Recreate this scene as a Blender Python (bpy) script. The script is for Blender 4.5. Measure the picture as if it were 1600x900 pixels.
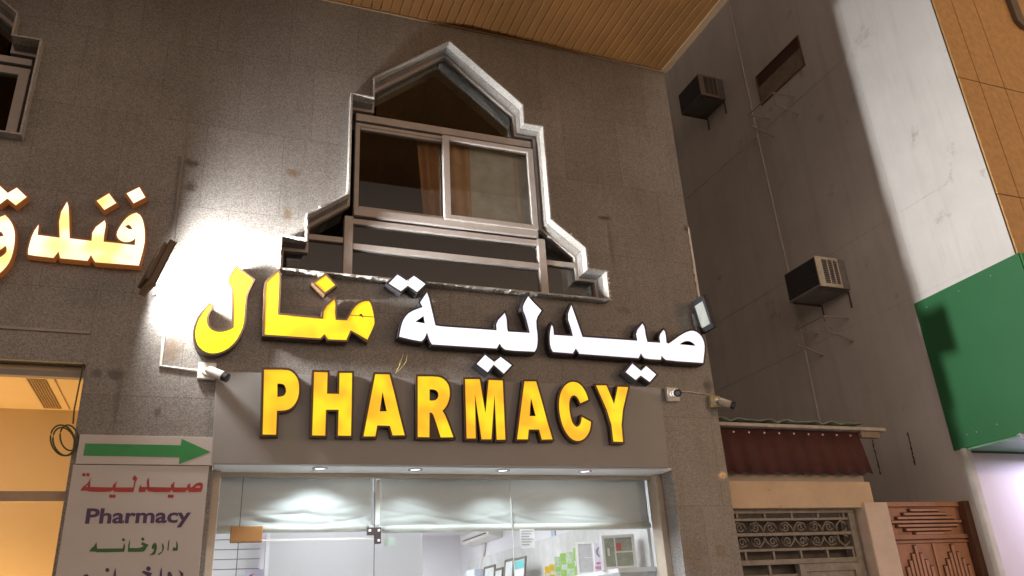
import bpy, bmesh, math, random
from mathutils import Vector, Matrix
from mathutils.geometry import tessellate_polygon
random.seed(7)
for o in list(bpy.data.objects): bpy.data.objects.remove(o)
SC = bpy.context.scene
COL = SC.collection
R_ = math.radians

# ------------------------------------------------------------------ camera, world, exposure
CAM_D, CAM_H, FPX = 6.5, 1.6, 1239.3
RR = ((0.93536792, -0.34940444, -0.05480331), (0.08925752, 0.38314589, -0.91936517), (0.34222793, 0.85505308, 0.38956934))
right, down, fwd = (Vector(r) for r in RR)
cd = bpy.data.cameras.new('camera'); cam = bpy.data.objects.new('camera', cd); COL.objects.link(cam)
m3 = Matrix((right, -down, -fwd)).transposed()
cam.matrix_world = Matrix.Translation((0, -CAM_D, CAM_H)) @ m3.to_4x4()
cd.sensor_width = 36; cd.lens = FPX * 36 / 1600; cd.clip_end = 500; cd.clip_start = .05
SC.camera = cam

world = bpy.data.worlds.new('World'); SC.world = world; world.use_nodes = True
wn = world.node_tree; wn.nodes.clear()
w_out = wn.nodes.new('ShaderNodeOutputWorld'); w_sky = wn.nodes.new('ShaderNodeTexSky')
w_sky.sky_type = 'NISHITA'; w_sky.sun_disc = False; w_sky.sun_elevation = R_(-4); w_sky.sun_rotation = R_(200)
w_b1 = wn.nodes.new('ShaderNodeBackground'); w_b1.inputs[1].default_value = .05
w_b2 = wn.nodes.new('ShaderNodeBackground')            # town glow: warm lamps scattered along the street
w_b2.inputs[0].default_value = (1.0, .725, .56, 1)
w_tc = wn.nodes.new('ShaderNodeTexCoord'); w_sx = wn.nodes.new('ShaderNodeSeparateXYZ'); w_mr = wn.nodes.new('ShaderNodeMapRange')   # strongest towards the horizon, night sky dark overhead
w_mr.interpolation_type = 'SMOOTHSTEP'
for k_, v_ in enumerate((.05, .66, 1.18, .10)): w_mr.inputs[k_ + 1].default_value = v_
wn.links.new(w_tc.outputs['Generated'], w_sx.inputs[0]); wn.links.new(w_sx.outputs[2], w_mr.inputs[0]); wn.links.new(w_mr.outputs[0], w_b2.inputs[1])
w_add = wn.nodes.new('ShaderNodeAddShader')
wn.links.new(w_sky.outputs[0], w_b1.inputs[0]); wn.links.new(w_b1.outputs[0], w_add.inputs[0])
wn.links.new(w_b2.outputs[0], w_add.inputs[1]); wn.links.new(w_add.outputs[0], w_out.inputs[0])
SC.view_settings.view_transform = 'Standard'; SC.view_settings.look = 'None'
SC.view_settings.exposure = 0.0; SC.view_settings.gamma = 1

FLOOD_W, LOBE_W, BEAM_W, STREET_W = 48, 125, 80, 900
SHOP_W, HOTEL_W, SPOT_W, NEIGH_W = 21, 72, 66, 95

# ------------------------------------------------------------------ pixel -> plane helpers (photograph pixels, 1600 x 900)
def ray(x, y):
    return right * ((x - 800) / FPX) + down * ((y - 450) / FPX) + fwd
def fac(x, y, Y=0.0):
    d = ray(x, y); p = d * ((CAM_D + Y) / d.y); return Vector((p.x, p.y - CAM_D, p.z + CAM_H))
def wal(x, y, X=8.0):
    d = ray(x, y); p = d * (X / d.x); return Vector((p.x, p.y - CAM_D, p.z + CAM_H))
def fxz(pts, Y, org=(0, 0), s=1.0):
    out = []
    for a, b in pts:
        p = fac(org[0] + a / s, org[1] + b / s, Y); out.append((p.x, p.z))
    return out

# ------------------------------------------------------------------ mesh helpers
class MB:
    def __init__(s): s.v = []; s.f = []
    def add(s, vs, fs):
        n = len(s.v); s.v += [tuple(v) for v in vs]; s.f += [tuple(i + n for i in f) for f in fs]; return s
    def box(s, x0, x1, y0, y1, z0, z1):
        v = [(x0,y0,z0),(x1,y0,z0),(x1,y1,z0),(x0,y1,z0),(x0,y0,z1),(x1,y0,z1),(x1,y1,z1),(x0,y1,z1)]
        return s.add(v, [(0,1,2,3),(4,5,6,7),(0,1,5,4),(1,2,6,5),(2,3,7,6),(3,0,4,7)])
    def prism(s, loops, d0, d1, f=None):
        """polygon with holes (list of 2-d loops) extruded from d0 to d1; f(a, b, d) -> xyz"""
        f = f or (lambda a, b, d: (a, d, b))
        flat = [p for L in loops for p in L]; n = len(flat)
        tris = tessellate_polygon([[Vector((p[0], p[1], 0)) for p in L] for L in loops])
        vs = [f(p[0], p[1], d0) for p in flat] + [f(p[0], p[1], d1) for p in flat]
        fs = [tuple(t) for t in tris] + [tuple(i + n for i in t) for t in tris]
        k = 0
        for L in loops:
            m = len(L)
            for i in range(m):
                j = (i + 1) % m; fs.append((k + i, k + j, k + j + n, k + i + n))
            k += m
        return s.add(vs, fs)
    def bar(s, p, q, w, y0, y1):
        """straight bar in the facade plane from (x,z) p to q, width w"""
        a, b = Vector(p), Vector(q); d = (b - a).normalized(); nn = Vector((-d.y, d.x)) * w / 2
        return s.prism([[tuple(a + nn), tuple(b + nn), tuple(b - nn), tuple(a - nn)]], y0, y1)
    def tube(s, pts, r, n=8, cap=True):
        pts = [Vector(p) for p in pts]; rings = []
        up = Vector((0, 0, 1)); base = len(s.v); vs = []; fs = []
        for i, p in enumerate(pts):
            t = (pts[min(i + 1, len(pts) - 1)] - pts[max(i - 1, 0)]).normalized()
            a = t.cross(up)
            if a.length < .05: a = t.cross(Vector((1, 0, 0)))
            a.normalize(); b = t.cross(a)
            rr = r[i] if isinstance(r, (list, tuple)) else r
            vs += [p + (a * math.cos(2*math.pi*k/n) + b * math.sin(2*math.pi*k/n)) * rr for k in range(n)]
        for i in range(len(pts) - 1):
            for k in range(n):
                fs.append((i*n+k, i*n+(k+1) % n, (i+1)*n+(k+1) % n, (i+1)*n+k))
        if cap: fs += [tuple(range(n)), tuple(range((len(pts)-1)*n, len(pts)*n))]
        return s.add(vs, fs)
    def xf(s, M):
        s.v = [tuple(M @ Vector(v)) for v in s.v]; return s
    def build(s, name, m, parent=None, bevel=0, smooth=False, local=False):
        me = bpy.data.meshes.new(name); me.from_pydata(s.v, [], s.f); me.update()
        bm = bmesh.new(); bm.from_mesh(me); bmesh.ops.recalc_face_normals(bm, faces=bm.faces[:])
        bm.to_mesh(me); bm.free()
        o = bpy.data.objects.new(name, me); COL.objects.link(o)
        if m: me.materials.append(m)
        if parent:
            o.parent = parent
            if not local: o.matrix_parent_inverse = world_of(parent).inverted()
        if bevel:
            b = o.modifiers.new('bevel', 'BEVEL'); b.width = bevel; b.segments = 2; b.limit_method = 'ANGLE'
        if smooth:
            for p in me.polygons: p.use_smooth = True
        return o
def world_of(o):
    M = o.matrix_basis.copy()
    while o.parent:
        M = o.parent.matrix_basis @ o.matrix_parent_inverse @ M; o = o.parent
    return M
def tag(o, label=None, cat=None, group=None, kind=None):
    if label: o['label'] = label
    if cat: o['category'] = cat
    if group: o['group'] = group
    if kind: o['kind'] = kind
    return o
def thing(name, label, cat, loc, group=None, rz=0):
    o = bpy.data.objects.new(name, None); COL.objects.link(o); o.empty_display_size = .1
    o.location = loc; o.rotation_euler = (0, 0, rz)
    return tag(o, label, cat, group)
def copy_tree(o, label, loc, rz=None):
    def rec(a, par):
        c = a.copy(); COL.objects.link(c); c.parent = par
        for ch in a.children: rec(ch, c)
        return c
    kids = list(o.children); c = o.copy(); COL.objects.link(c)
    c.location = loc
    if rz is not None: c.rotation_euler = (0, 0, rz)
    c['label'] = label
    for k in kids: rec(k, c)
    return c
def area2(L): return sum(L[i][0]*L[(i+1) % len(L)][1] - L[(i+1) % len(L)][0]*L[i][1] for i in range(len(L))) / 2
def offset(L, d):
    """grow a polygon by d (negative shrinks)"""
    if area2(L) < 0: d = -d
    out = []; n = len(L)
    for i in range(n):
        a, b, c = Vector(L[i-1]), Vector(L[i]), Vector(L[(i+1) % n])
        e1, e2 = b - a, c - b
        if e1.length < 1e-6 or e2.length < 1e-6: continue
        e1.normalize(); e2.normalize()
        n1, n2 = Vector((e1.y, -e1.x)), Vector((e2.y, -e2.x))
        mm = n1 + n2
        k = d / max(.35, (1 + n1.dot(n2)))
        out.append(tuple(b + mm * k))
    return out
def smooth(L, lim=48):
    out = []; n = len(L)
    for i in range(n):
        a, b, c = Vector(L[i-1]), Vector(L[i]), Vector(L[(i+1) % n])
        ang = math.degrees((b - a).angle(c - b)) if (b-a).length > 1e-6 and (c-b).length > 1e-6 else 0
        if 6 < ang < lim: out += [tuple(b + (a - b) * .27), tuple(b + (c - b) * .27)]
        else: out.append(tuple(b))
    return out

# ------------------------------------------------------------------ materials
def nodes_of(name):
    m = bpy.data.materials.new(name); m.use_nodes = True; nt = m.node_tree
    return m, nt, nt.nodes['Principled BSDF']
def nd(nt, t, **k):
    n = nt.nodes.new(t)
    for a, b in k.items():
        if a.startswith('i_'):
            key = a[2:]; key = int(key) if key.isdigit() else key.replace('_', ' ')
            n.inputs[key].default_value = b
        else: setattr(n, a, b)
    return n
def mixc(nt, fac_, a, b, mode='MIX'):
    n = nt.nodes.new('ShaderNodeMix'); n.data_type = 'RGBA'; n.blend_type = mode
    for s, v in ((0, fac_), (6, a), (7, b)):
        if hasattr(v, 'is_output'): nt.links.new(v, n.inputs[s])
        elif s == 0: n.inputs[0].default_value = v
        else: n.inputs[s].default_value = (*v, 1) if len(v) == 3 else v
    return n.outputs[2]
def ramp(nt, src, a, b):
    n = nt.nodes.new('ShaderNodeMapRange'); n.inputs[1].default_value = a; n.inputs[2].default_value = b
    nt.links.new(src, n.inputs[0]); return n.outputs[0]
def mat(name, col, rough=.6, metal=0, var=.12, scale=6, bump=.0, bscale=60, spec=.5, dirt=None, streak=None):
    """plain painted / plastic / metal surface with uneven tone and a little relief"""
    m, nt, p = nodes_of(name); tc = nd(nt, 'ShaderNodeTexCoord')
    nz = nd(nt, 'ShaderNodeTexNoise', i_Scale=scale, i_Detail=6.0, i_Roughness=.6); nt.links.new(tc.outputs['Object'], nz.inputs[0])
    f = ramp(nt, nz.outputs[0], .3, .7)
    c = mixc(nt, f, tuple(x * (1 - var) for x in col), tuple(min(1, x * (1 + var)) for x in col))
    if dirt:
        n2 = nd(nt, 'ShaderNodeTexNoise', i_Scale=dirt[1], i_Detail=8.0, i_Roughness=.7); nt.links.new(tc.outputs['Object'], n2.inputs[0])
        c = mixc(nt, ramp(nt, n2.outputs[0], dirt[2], dirt[2] + .12), c, dirt[0])
    if streak:        # rain streaks: noise stretched downwards
        mp = nd(nt, 'ShaderNodeMapping'); mp.inputs['Scale'].default_value = (1, 1, .07); nt.links.new(tc.outputs['Object'], mp.inputs[0])
        n5 = nd(nt, 'ShaderNodeTexNoise', i_Scale=4.5, i_Detail=6.0, i_Roughness=.65); nt.links.new(mp.outputs[0], n5.inputs[0])
        c = mixc(nt, 1.0, c, mixc(nt, ramp(nt, n5.outputs[0], .48, .72), (1, 1, 1), streak), 'MULTIPLY')
    nt.links.new(c, p.inputs['Base Color'])
    p.inputs['Roughness'].default_value = rough; p.inputs['Metallic'].default_value = metal
    p.inputs['Specular IOR Level'].default_value = spec
    if bump:
        b = nd(nt, 'ShaderNodeBump', i_Strength=bump, i_Distance=.01); n3 = nd(nt, 'ShaderNodeTexNoise', i_Scale=bscale, i_Detail=5.0)
        nt.links.new(tc.outputs['Object'], n3.inputs[0]); nt.links.new(n3.outputs[0], b.inputs['Height']); nt.links.new(b.outputs[0], p.inputs['Normal'])
    return m
def granite(name, lo, hi, spots=(), joints=False, rough=.42, scale=95):
    m, nt, p = nodes_of(name); tc = nd(nt, 'ShaderNodeTexCoord'); co = tc.outputs['Object']
    n1 = nd(nt, 'ShaderNodeTexNoise', i_Scale=scale, i_Detail=3.0, i_Roughness=.75); nt.links.new(co, n1.inputs[0])
    v1 = nd(nt, 'ShaderNodeTexVoronoi', i_Scale=scale * 1.1); nt.links.new(co, v1.inputs[0])
    n2 = nd(nt, 'ShaderNodeTexNoise', i_Scale=1.1, i_Detail=5.0); nt.links.new(co, n2.inputs[0])
    sv = nd(nt, 'ShaderNodeSeparateColor'); nt.links.new(v1.outputs['Color'], sv.inputs[0])
    f = nd(nt, 'ShaderNodeMath', operation='ADD'); nt.links.new(ramp(nt, n1.outputs[0], .36, .64), f.inputs[0]); nt.links.new(sv.outputs[0], f.inputs[1])
    c = mixc(nt, ramp(nt, f.outputs[0], .2, 1.8), lo, hi)
    c = mixc(nt, ramp(nt, n2.outputs[0], .35, .7), c, tuple(x * .8 for x in lo), 'MIX') if False else c
    big = mixc(nt, ramp(nt, n2.outputs[0], .3, .7), (.86, .84, .82), (1.08, 1.06, 1.04)); c = mixc(nt, 1.0, c, big, 'MULTIPLY')
    sx = nd(nt, 'ShaderNodeSeparateXYZ'); nt.links.new(co, sx.inputs[0])
    # faint vertical streaks of grime running down the slabs
    cs = nd(nt, 'ShaderNodeCombineXYZ'); ml = nd(nt, 'ShaderNodeMath', operation='MULTIPLY', i_1=.12); nt.links.new(sx.outputs[2], ml.inputs[0])
    nt.links.new(sx.outputs[0], cs.inputs[0]); nt.links.new(ml.outputs[0], cs.inputs[2])
    n4 = nd(nt, 'ShaderNodeTexNoise', i_Scale=9.0, i_Detail=4.0); nt.links.new(cs.outputs[0], n4.inputs[0])
    c = mixc(nt, 1.0, c, mixc(nt, ramp(nt, n4.outputs[0], .52, .75), (1, 1, 1), (.88, .86, .83)), 'MULTIPLY')
    if joints:
        cb = nd(nt, 'ShaderNodeCombineXYZ'); nt.links.new(sx.outputs[0], cb.inputs[0]); nt.links.new(sx.outputs[2], cb.inputs[1])
        br = nd(nt, 'ShaderNodeTexBrick', i_Scale=1.0, i_Mortar_Size=.003, i_Mortar_Smooth=.2, i_Brick_Width=.66, i_Row_Height=.84, offset=.37, squash=1.0)
        br.inputs['Color1'].default_value = (.92, .92, .92, 1); br.inputs['Color2'].default_value = (1.06, 1.06, 1.06, 1); br.inputs['Mortar'].default_value = (.66, .63, .61, 1)
        nt.links.new(cb.outputs[0], br.inputs[0]); c = mixc(nt, 1.0, c, br.outputs[0], 'MULTIPLY')
    for (x, z, rx, rz, colr, a) in spots:
        nn = nd(nt, 'ShaderNodeTexNoise', i_Scale=22.0, i_Detail=5.0); nt.links.new(co, nn.inputs[0])
        mp = nd(nt, 'ShaderNodeMapping', vector_type='POINT'); mp.inputs['Location'].default_value = (-x / rx, 0, -z / rz); mp.inputs['Scale'].default_value = (1 / rx, 0, 1 / rz)
        nt.links.new(co, mp.inputs[0])
        ln = nd(nt, 'ShaderNodeVectorMath', operation='LENGTH'); nt.links.new(mp.outputs[0], ln.inputs[0])
        ad = nd(nt, 'ShaderNodeMath', operation='MULTIPLY_ADD', i_1=1.6, i_2=-.8); nt.links.new(nn.outputs[0], ad.inputs[0])
        sm = nd(nt, 'ShaderNodeMath', operation='ADD'); nt.links.new(ln.outputs['Value'], sm.inputs[0]); nt.links.new(ad.outputs[0], sm.inputs[1])
        mr = nd(nt, 'ShaderNodeMapRange', i_1=1.1, i_2=.35, i_3=0.0, i_4=a); nt.links.new(sm.outputs[0], mr.inputs[0])
        c = mixc(nt, mr.outputs[0], c, colr)
    nt.links.new(c, p.inputs['Base Color']); p.inputs['Roughness'].default_value = rough
    if joints: p.inputs['Coat Weight'].default_value = .22; p.inputs['Coat Roughness'].default_value = .02
    b = nd(nt, 'ShaderNodeBump', i_Strength=.10, i_Distance=.003); nt.links.new(n1.outputs[0], b.inputs['Height']); nt.links.new(b.outputs[0], p.inputs['Normal'])
    return m
def glow(name, base, hot, st, scale=5.0, lo=.42, hi=.68):
    """back-lit acrylic: uneven LEDs behind it"""
    m, nt, p = nodes_of(name); tc = nd(nt, 'ShaderNodeTexCoord')
    n1 = nd(nt, 'ShaderNodeTexNoise', i_Scale=scale, i_Detail=1.0); nt.links.new(tc.outputs['Object'], n1.inputs[0])
    c = mixc(nt, ramp(nt, n1.outputs[0], lo, hi), base, hot)
    p.inputs['Base Color'].default_value = (*[x * .3 for x in base], 1); p.inputs['Roughness'].default_value = .35
    nt.links.new(c, p.inputs['Emission Color']); p.inputs['Emission Strength'].default_value = st
    return m
def emit(name, col, st):
    m, nt, p = nodes_of(name); p.inputs['Base Color'].default_value = (*col, 1)
    p.inputs['Emission Color'].default_value = (*col, 1); p.inputs['Emission Strength'].default_value = st; return m
def glass(name, tint=(1, 1, 1), refl=1.0, rough=.0):
    m, nt, p = nodes_of(name); nt.nodes.remove(p); out = nt.nodes['Material Output']
    t = nd(nt, 'ShaderNodeBsdfTransparent'); t.inputs[0].default_value = (*tint, 1)
    g = nd(nt, 'ShaderNodeBsdfGlossy'); g.inputs['Roughness'].default_value = rough
    fr = nd(nt, 'ShaderNodeFresnel', i_IOR=1.5); ml = nd(nt, 'ShaderNodeMath', operation='MULTIPLY', i_1=refl, use_clamp=True)
    ge = nd(nt, 'ShaderNodeNewGeometry'); io = nd(nt, 'ShaderNodeMapRange', i_1=0.0, i_2=1.0, i_3=1.5, i_4=1/1.5)   # leaving the thin pane: no total reflection
    nt.links.new(ge.outputs['Backfacing'], io.inputs[0]); nt.links.new(io.outputs[0], fr.inputs[0])
    nt.links.new(fr.outputs[0], ml.inputs[0]); mx = nd(nt, 'ShaderNodeMixShader')
    nt.links.new(ml.outputs[0], mx.inputs[0]); nt.links.new(t.outputs[0], mx.inputs[1]); nt.links.new(g.outputs[0], mx.inputs[2])
    nt.links.new(mx.outputs[0], out.inputs[0]); return m

RUST = (.13, .075, .035); SOOT = (.035, .027, .022)
def spot(px, py, rx, rz, c, a):
    p = fac(px, py); return (p.x, p.z, rx, rz, c, a)
SPOTS = [spot(459, 270, .07, .05, RUST, .75), spot(450, 335, .045, .08, RUST, .7), spot(268, 546, .10, .14, RUST, .7),
         spot(945, 341, .09, .035, SOOT, .8), spot(955, 385, .03, .30, SOOT, .35), spot(181, 585, .07, .06, SOOT, .7), spot(151, 583, .05, .05, SOOT, .6),
         spot(300, 255, .07, .05, SOOT, .75), spot(298, 292, .06, .06, SOOT, .7), spot(1106, 603, .06, .09, SOOT, .85), spot(1072, 358, .04, .05, SOOT, .8),
         spot(975, 485, .09, .05, SOOT, .35), spot(246, 645, .03, .05, SOOT, .6), spot(183, 625, .03, .25, SOOT, .35)]
M_granite = granite('grey_speckled_granite', (.125, .119, .113), (.335, .324, .312), SPOTS, True, .5)
M_trimstone = granite('pale_granite_trim', (.22, .215, .205), (.56, .55, .53), (), False, .55)
M_alu = mat('window_aluminium', (.42, .385, .36), .5, .15, .08, 9)
M_alu2 = mat('tan_shopfront_aluminium', (.50, .43, .34), .42, .3, .08, 9)
M_soffit = mat('bronze_soffit_slats', (.165, .072, .017), .6, .1, .16, 2.2)
M_soffit_bk = mat('soffit_backing', (.25, .115, .03), .7)
M_fascia = mat('grey_laminate_board', (.29, .285, .28), .5, 0, .05, 3)
M_whitesoffit = mat('white_soffit_board', (.84, .84, .84), .5, 0, .05, 3)
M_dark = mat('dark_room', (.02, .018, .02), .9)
M_glass = glass('window_glass', (.90, .91, .89), 1.9)
M_shopglass = glass('shop_glass', (.93, .96, .95), 1.0)
M_return = mat('brown_letter_return', (.07, .04, .022), .38, .3)
M_return2 = mat('black_letter_return', (.03, .028, .032), .35, .3)
M_white = mat('white_paint', (.74, .74, .74), .55, 0, .04, 3)
M_whitewall = mat('white_interior_wall', (.80, .79, .81), .6, 0, .03, 1.5)
M_plastic = mat('white_plastic', (.72, .70, .66), .4, 0, .06, 20)
M_black = mat('black_plastic', (.02, .02, .022), .35)
M_steel = mat('galvanised_steel', (.42, .42, .42), .45, .7, .15, 12)

# ------------------------------------------------------------------ ground
tag(MB().box(-60, 60, -60, 60, -.3, -.02).build('ground', mat('ground_dust', (.16, .13, .10), .9, 0, .2, 1)), kind='structure')
tag(MB().box(-60, 60, -3.2, 0, -.02, .12).build('pavement', mat('pavement_paving', (.27, .25, .22), .8, 0, .15, 2, .3)), kind='structure')
tag(MB().box(-60, 60, -3.35, -3.203, -.02, .10).build('kerb', mat('kerb_concrete', (.32, .31, .29), .8, 0, .15, 4)), kind='structure')
tag(MB().box(-60, 60, -14, -3.353, -.02, -.016).build('road', mat('road_asphalt', (.05, .05, .05), .85, 0, .2, 3, .4, 120)), kind='structure')

# ------------------------------------------------------------------ hotel building
XC = 4.72; ZS = 7.6
hotel = thing('hotel_building', 'grey speckled granite building with a stepped peaked window over the pharmacy', 'building', (-1.6, 2, 0))
WCX = 2.02
def win_outline(cx):
    h = [(1.585, 4.486), (1.585, 4.812), (1.375, 4.812), (1.375, 5.045), (1.015, 5.32), (1.015, 6.43), (.80, 6.43), (.80, 6.66), (0, 7.317)]
    return [(cx - a, b) for a, b in h] + [(cx + a, b) for a, b in h[:-1][::-1]]
def win2_outline(cx):
    h = [(1.015, 5.46), (1.015, 6.43), (.80, 6.43), (.80, 6.66), (0, 7.317)]
    return [(cx - a, b) for a, b in h] + [(cx + a, b) for a, b in h[:-1][::-1]]
W1, W2, W3 = win_outline(WCX), win2_outline(-2.645), win2_outline(-5.9)
OPX0, OPX1, OPZ = .062, 4.105, 2.872      # pharmacy opening
HX, HZ = -.913, 3.60                       # hotel entrance right edge, head
wall_loop = [(-9, 0), (-5.2, 0), (-5.2, HZ), (HX, HZ), (HX, 0), (OPX0, 0), (OPX0, OPZ), (OPX1, OPZ), (OPX1, 0), (XC, 0), (XC, 7.75), (-9, 7.75)]
mb = MB().prism([wall_loop, offset(W1, -.02), offset(W2, -.02), offset(W3, -.02)], 0, .32)
mb.box(XC - .3, XC, .322, 12, 0, 7.75)
mb.box(-9, XC, 11.7, 11.998, 0, 7.748)
mb.build('wall', M_granite, hotel)
MB().box(-9, XC + .001, -3.2, 12, 7.78, 13.5).build('upper_storey', M_granite, hotel)
# soffit of narrow bronze slats running out from the wall
sof = MB().box(-9, XC + .02, -3.2, -.002, 7.655, 7.778).build('soffit', M_soffit_bk, hotel)
mb = MB(); x = -6.0
while x < XC - .03:
    w = .094; mb.add([(x, -3.19, 7.60), (x + w*.10, -3.19, 7.596), (x + w*.90, -3.19, 7.596), (x + w, -3.19, 7.60), (x, -.02, 7.60), (x + w*.10, -.02, 7.596), (x + w*.90, -.02, 7.596), (x + w, -.02, 7.60),
                      (x, -3.19, 7.654), (x + w, -3.19, 7.654), (x, -.02, 7.654), (x + w, -.02, 7.654)],
                     [(0,1,5,4),(1,2,6,5),(2,3,7,6),(0,8,10,4),(3,7,11,9),(0,1,2,3,9,8),(4,5,6,7,11,10)])
    x += .1
mb.build('slats', M_soffit, sof)
M_trimb = mat('soffit_edge_trim', (.26, .17, .10), .45, .2)
MB().box(XC - .035, XC + .045, -3.2, .0, 7.575, 7.66).build('edge_trim', M_trimb, sof)
MB().box(-9, XC - .04, -.022, -.003, 7.578, 7.66).build('wall_trim', M_trimb, sof)
mb = MB()
for (lx, lz, wx, wz) in ((-.905, 3.60, .008, .9),):
    mb.box(lx, lx + wx, -.006, -.001, lz, lz + wz)
mb.box(-5.2, -.92, -.02, -.001, 3.83, 3.85)
mb.build('stone_band', mat('stone_band', (.34, .31, .28), .6), hotel)
# broken cement line along the right-hand corner of the facade
mb = MB(); zz = 4.55
while zz < 5.45:
    hgt = random.uniform(.03, .09); t = .012 + .02 * (1 - (zz - 4.5))
    mb.box(XC - .004 - abs(t) * random.uniform(.4, 1), XC + .004, -.012, -.001, zz, zz + hgt); zz += hgt
mb.build('corner_mortar', mat('white_cement', (.72, .69, .62), .8), hotel)

def resample(L, step, keep):
    out = []
    for i in range(len(L)):
        a, b = Vector(L[i]), Vector(L[(i+1) % len(L)])
        n = max(1, int((b - a).length / step)) if keep(a, b) else 1
        out += [tuple(a + (b - a) * (k / n)) for k in range(n)]
    return out
def window(outline, bars, panes, rough_below):
    """granite lining standing proud of the wall, aluminium frame, glass"""
    low = lambda a, b: max(a.y, b.y) < rough_below
    outer = resample(outline, .022, low); n = len(outer)
    inner = offset(outline, -.015)
    # ring with chipped front arris along the lower edges
    sur = MB(); ins = []
    for i, p in enumerate(outer): ins.append((p[0], p[1]))
    jit = [(p[0] + (random.uniform(-.005, .003) if low(Vector(p), Vector(p)) else 0), p[1] + (random.uniform(-.005, .003) if low(Vector(p), Vector(p)) else 0)) for p in outer]
    sur.prism([jit, inner], -.10, .50)
    for k in range(n):
        if low(Vector(outer[k]), Vector(outer[k])) and random.random() < .3:
            px, pz = outer[k]; s = random.uniform(.003, .009)
            sur.box(px - s, px + s, -.10 - random.uniform(.004, .018), -.098, pz - s * .8, pz + s * .8)
    sp = sur.build('window', M_trimstone, hotel)
    fr = MB().prism([offset(outline, -.017), offset(outline, -.05)], .10, .17)
    for b in bars: fr.box(*b)
    fr.build('frame', M_alu, sp, .004)
    for p in panes:
        MB().box(*p).build('pane', M_glass, sp)
    return sp
c = WCX
bars1 = [  # x0,x1,y0,y1,z0,z1
    (c-.93, c+.93, .085, .172, 6.255, 6.335), (c-.93, c+.93, .10, .17, 6.20, 6.235),          # transom under the peak
    (c-.93, c+.93, .075, .172, 5.19, 5.27), (c-.93, c+.93, .10, .17, 5.11, 5.165),            # sill bars
    (c-.98, c+.98, .095, .17, 4.845, 4.905),                                                  # mid bar
    (c-1.01, c-.93, .09, .175, 4.53, 5.18), (c+.93, c+1.01, .09, .175, 4.53, 5.18),           # lower posts
    (c-1.34, c-1.015, .10, .17, 4.90, 4.955), (c+1.015, c+1.34, .10, .17, 4.90, 4.955),
    (c-.93, c-.885, .10, .16, 5.28, 6.20), (c-.02, c+.03, .11, .16, 5.28, 6.20), (c-.88, c-.02, .11, .16, 5.275, 5.31), (c-.88, c-.02, .11, .16, 6.17, 6.20),   # left sash
    (c-.055, c+.01, .045, .108, 5.255, 6.215), (c+.865, c+.93, .045, .097, 5.255, 6.215), (c+.01, c+.865, .045, .097, 5.255, 5.305), (c+.01, c+.865, .045, .097, 6.165, 6.215)]  # right sash slides in front
panes1 = [(c-.885, c-.02, .13, .134, 5.31, 6.17), (c+.01, c+.865, .07, .074, 5.305, 6.165), (c-.93, c+.93, .132, .136, 4.905, 5.11), (c-.93, c+.93, .132, .136, 4.52, 4.845),
          (c-1.5, c-1.01, .132, .136, 4.52, 4.90), (c+1.01, c+1.5, .132, .136, 4.52, 4.90)]
win = window(W1, bars1, panes1, 5.33)
MB().prism([[(c-.72, 6.335), (c-.72, 6.63), (c, 7.22), (c+.72, 6.63), (c+.72, 6.335)]], .132, .136).build('pane', M_glass, win)
for cx_, Wo in ((-2.645, W2), (-5.9, W3)):
    bars2 = [(cx_-.93, cx_+.93, .085, .172, 6.27, 6.335), (cx_-.93, cx_+.93, .10, .17, 6.17, 6.245), (cx_+.85, cx_+.93, .09, .165, 5.54, 6.2), (cx_-.03, cx_+.03, .1, .165, 5.54, 6.2)]
    w2 = window(Wo, bars2, [(cx_-.9, cx_+.86, .132, .136, 5.54, 6.17)], 0)
    MB().prism([[(cx_-.72, 6.335), (cx_-.72, 6.63), (cx_, 7.22), (cx_+.72, 6.63), (cx_+.72, 6.335)]], .132, .136).build('pane', M_glass, w2)
# dark rooms behind the windows
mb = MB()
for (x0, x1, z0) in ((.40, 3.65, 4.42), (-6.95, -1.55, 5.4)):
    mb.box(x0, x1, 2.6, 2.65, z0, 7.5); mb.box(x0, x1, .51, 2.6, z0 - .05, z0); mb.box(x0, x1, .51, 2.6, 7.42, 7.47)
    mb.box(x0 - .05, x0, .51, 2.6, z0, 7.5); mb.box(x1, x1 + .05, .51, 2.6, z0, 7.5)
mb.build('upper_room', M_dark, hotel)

def cloth(name, m, x0, x1, y, z0, z1, folds, amp, label, cat, taper=0):
    nx, nz = 40, 10; vs = []; fs = []
    for j in range(nz + 1):
        for i in range(nx + 1):
            u = i / nx; v = j / nz
            vs.append((x0 + taper * v + (x1 - x0 - taper * v) * u, y + amp * math.sin(u * folds * 6.28 + v * .7), z0 + (z1 - z0) * v))
    for j in range(nz):
        for i in range(nx):
            a = j * (nx + 1) + i; fs.append((a, a + 1, a + nx + 2, a + nx + 1))
    o = MB().add(vs, fs).build(name, m, None, 0, True)
    s = o.modifiers.new('thick', 'SOLIDIFY'); s.thickness = .006
    return tag(o, label, cat)
cloth('curtain', mat('orange_curtain', (.38, .19, .085), .85, 0, .15, 5), c - .21, c - .03, .22, 5.25, 6.25, 2, .02, 'orange brown curtain strip hanging behind the left sash of the peaked window', 'curtain', -.07)
cloth('curtain', mat('orange_curtain_pale', (.56, .37, .24), .85, 0, .2, 6), c + .0, c + .28, .19, 5.25, 6.25, 2, .015, 'pale orange curtain edge showing behind the right sash of the peaked window', 'curtain')
gb = thing('window_blind', 'grey stained blind covering the right sash of the peaked window', 'blind', (c + .5, .2, 5.27))
MB().box(c + .265, c + .98, .178, .186, 5.2, 6.28).build('sheet', mat('grey_stained_sheet', (.58, .60, .60), .85, 0, .2, 7, 0, 60, .5, ((.07, .06, .05), 9, .66)), gb)
MB().box(c + .76, c + .80, .172, .177, 5.2, 6.28).build('edge_strip', mat('beige_strip', (.72, .66, .56), .7), gb)
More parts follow.
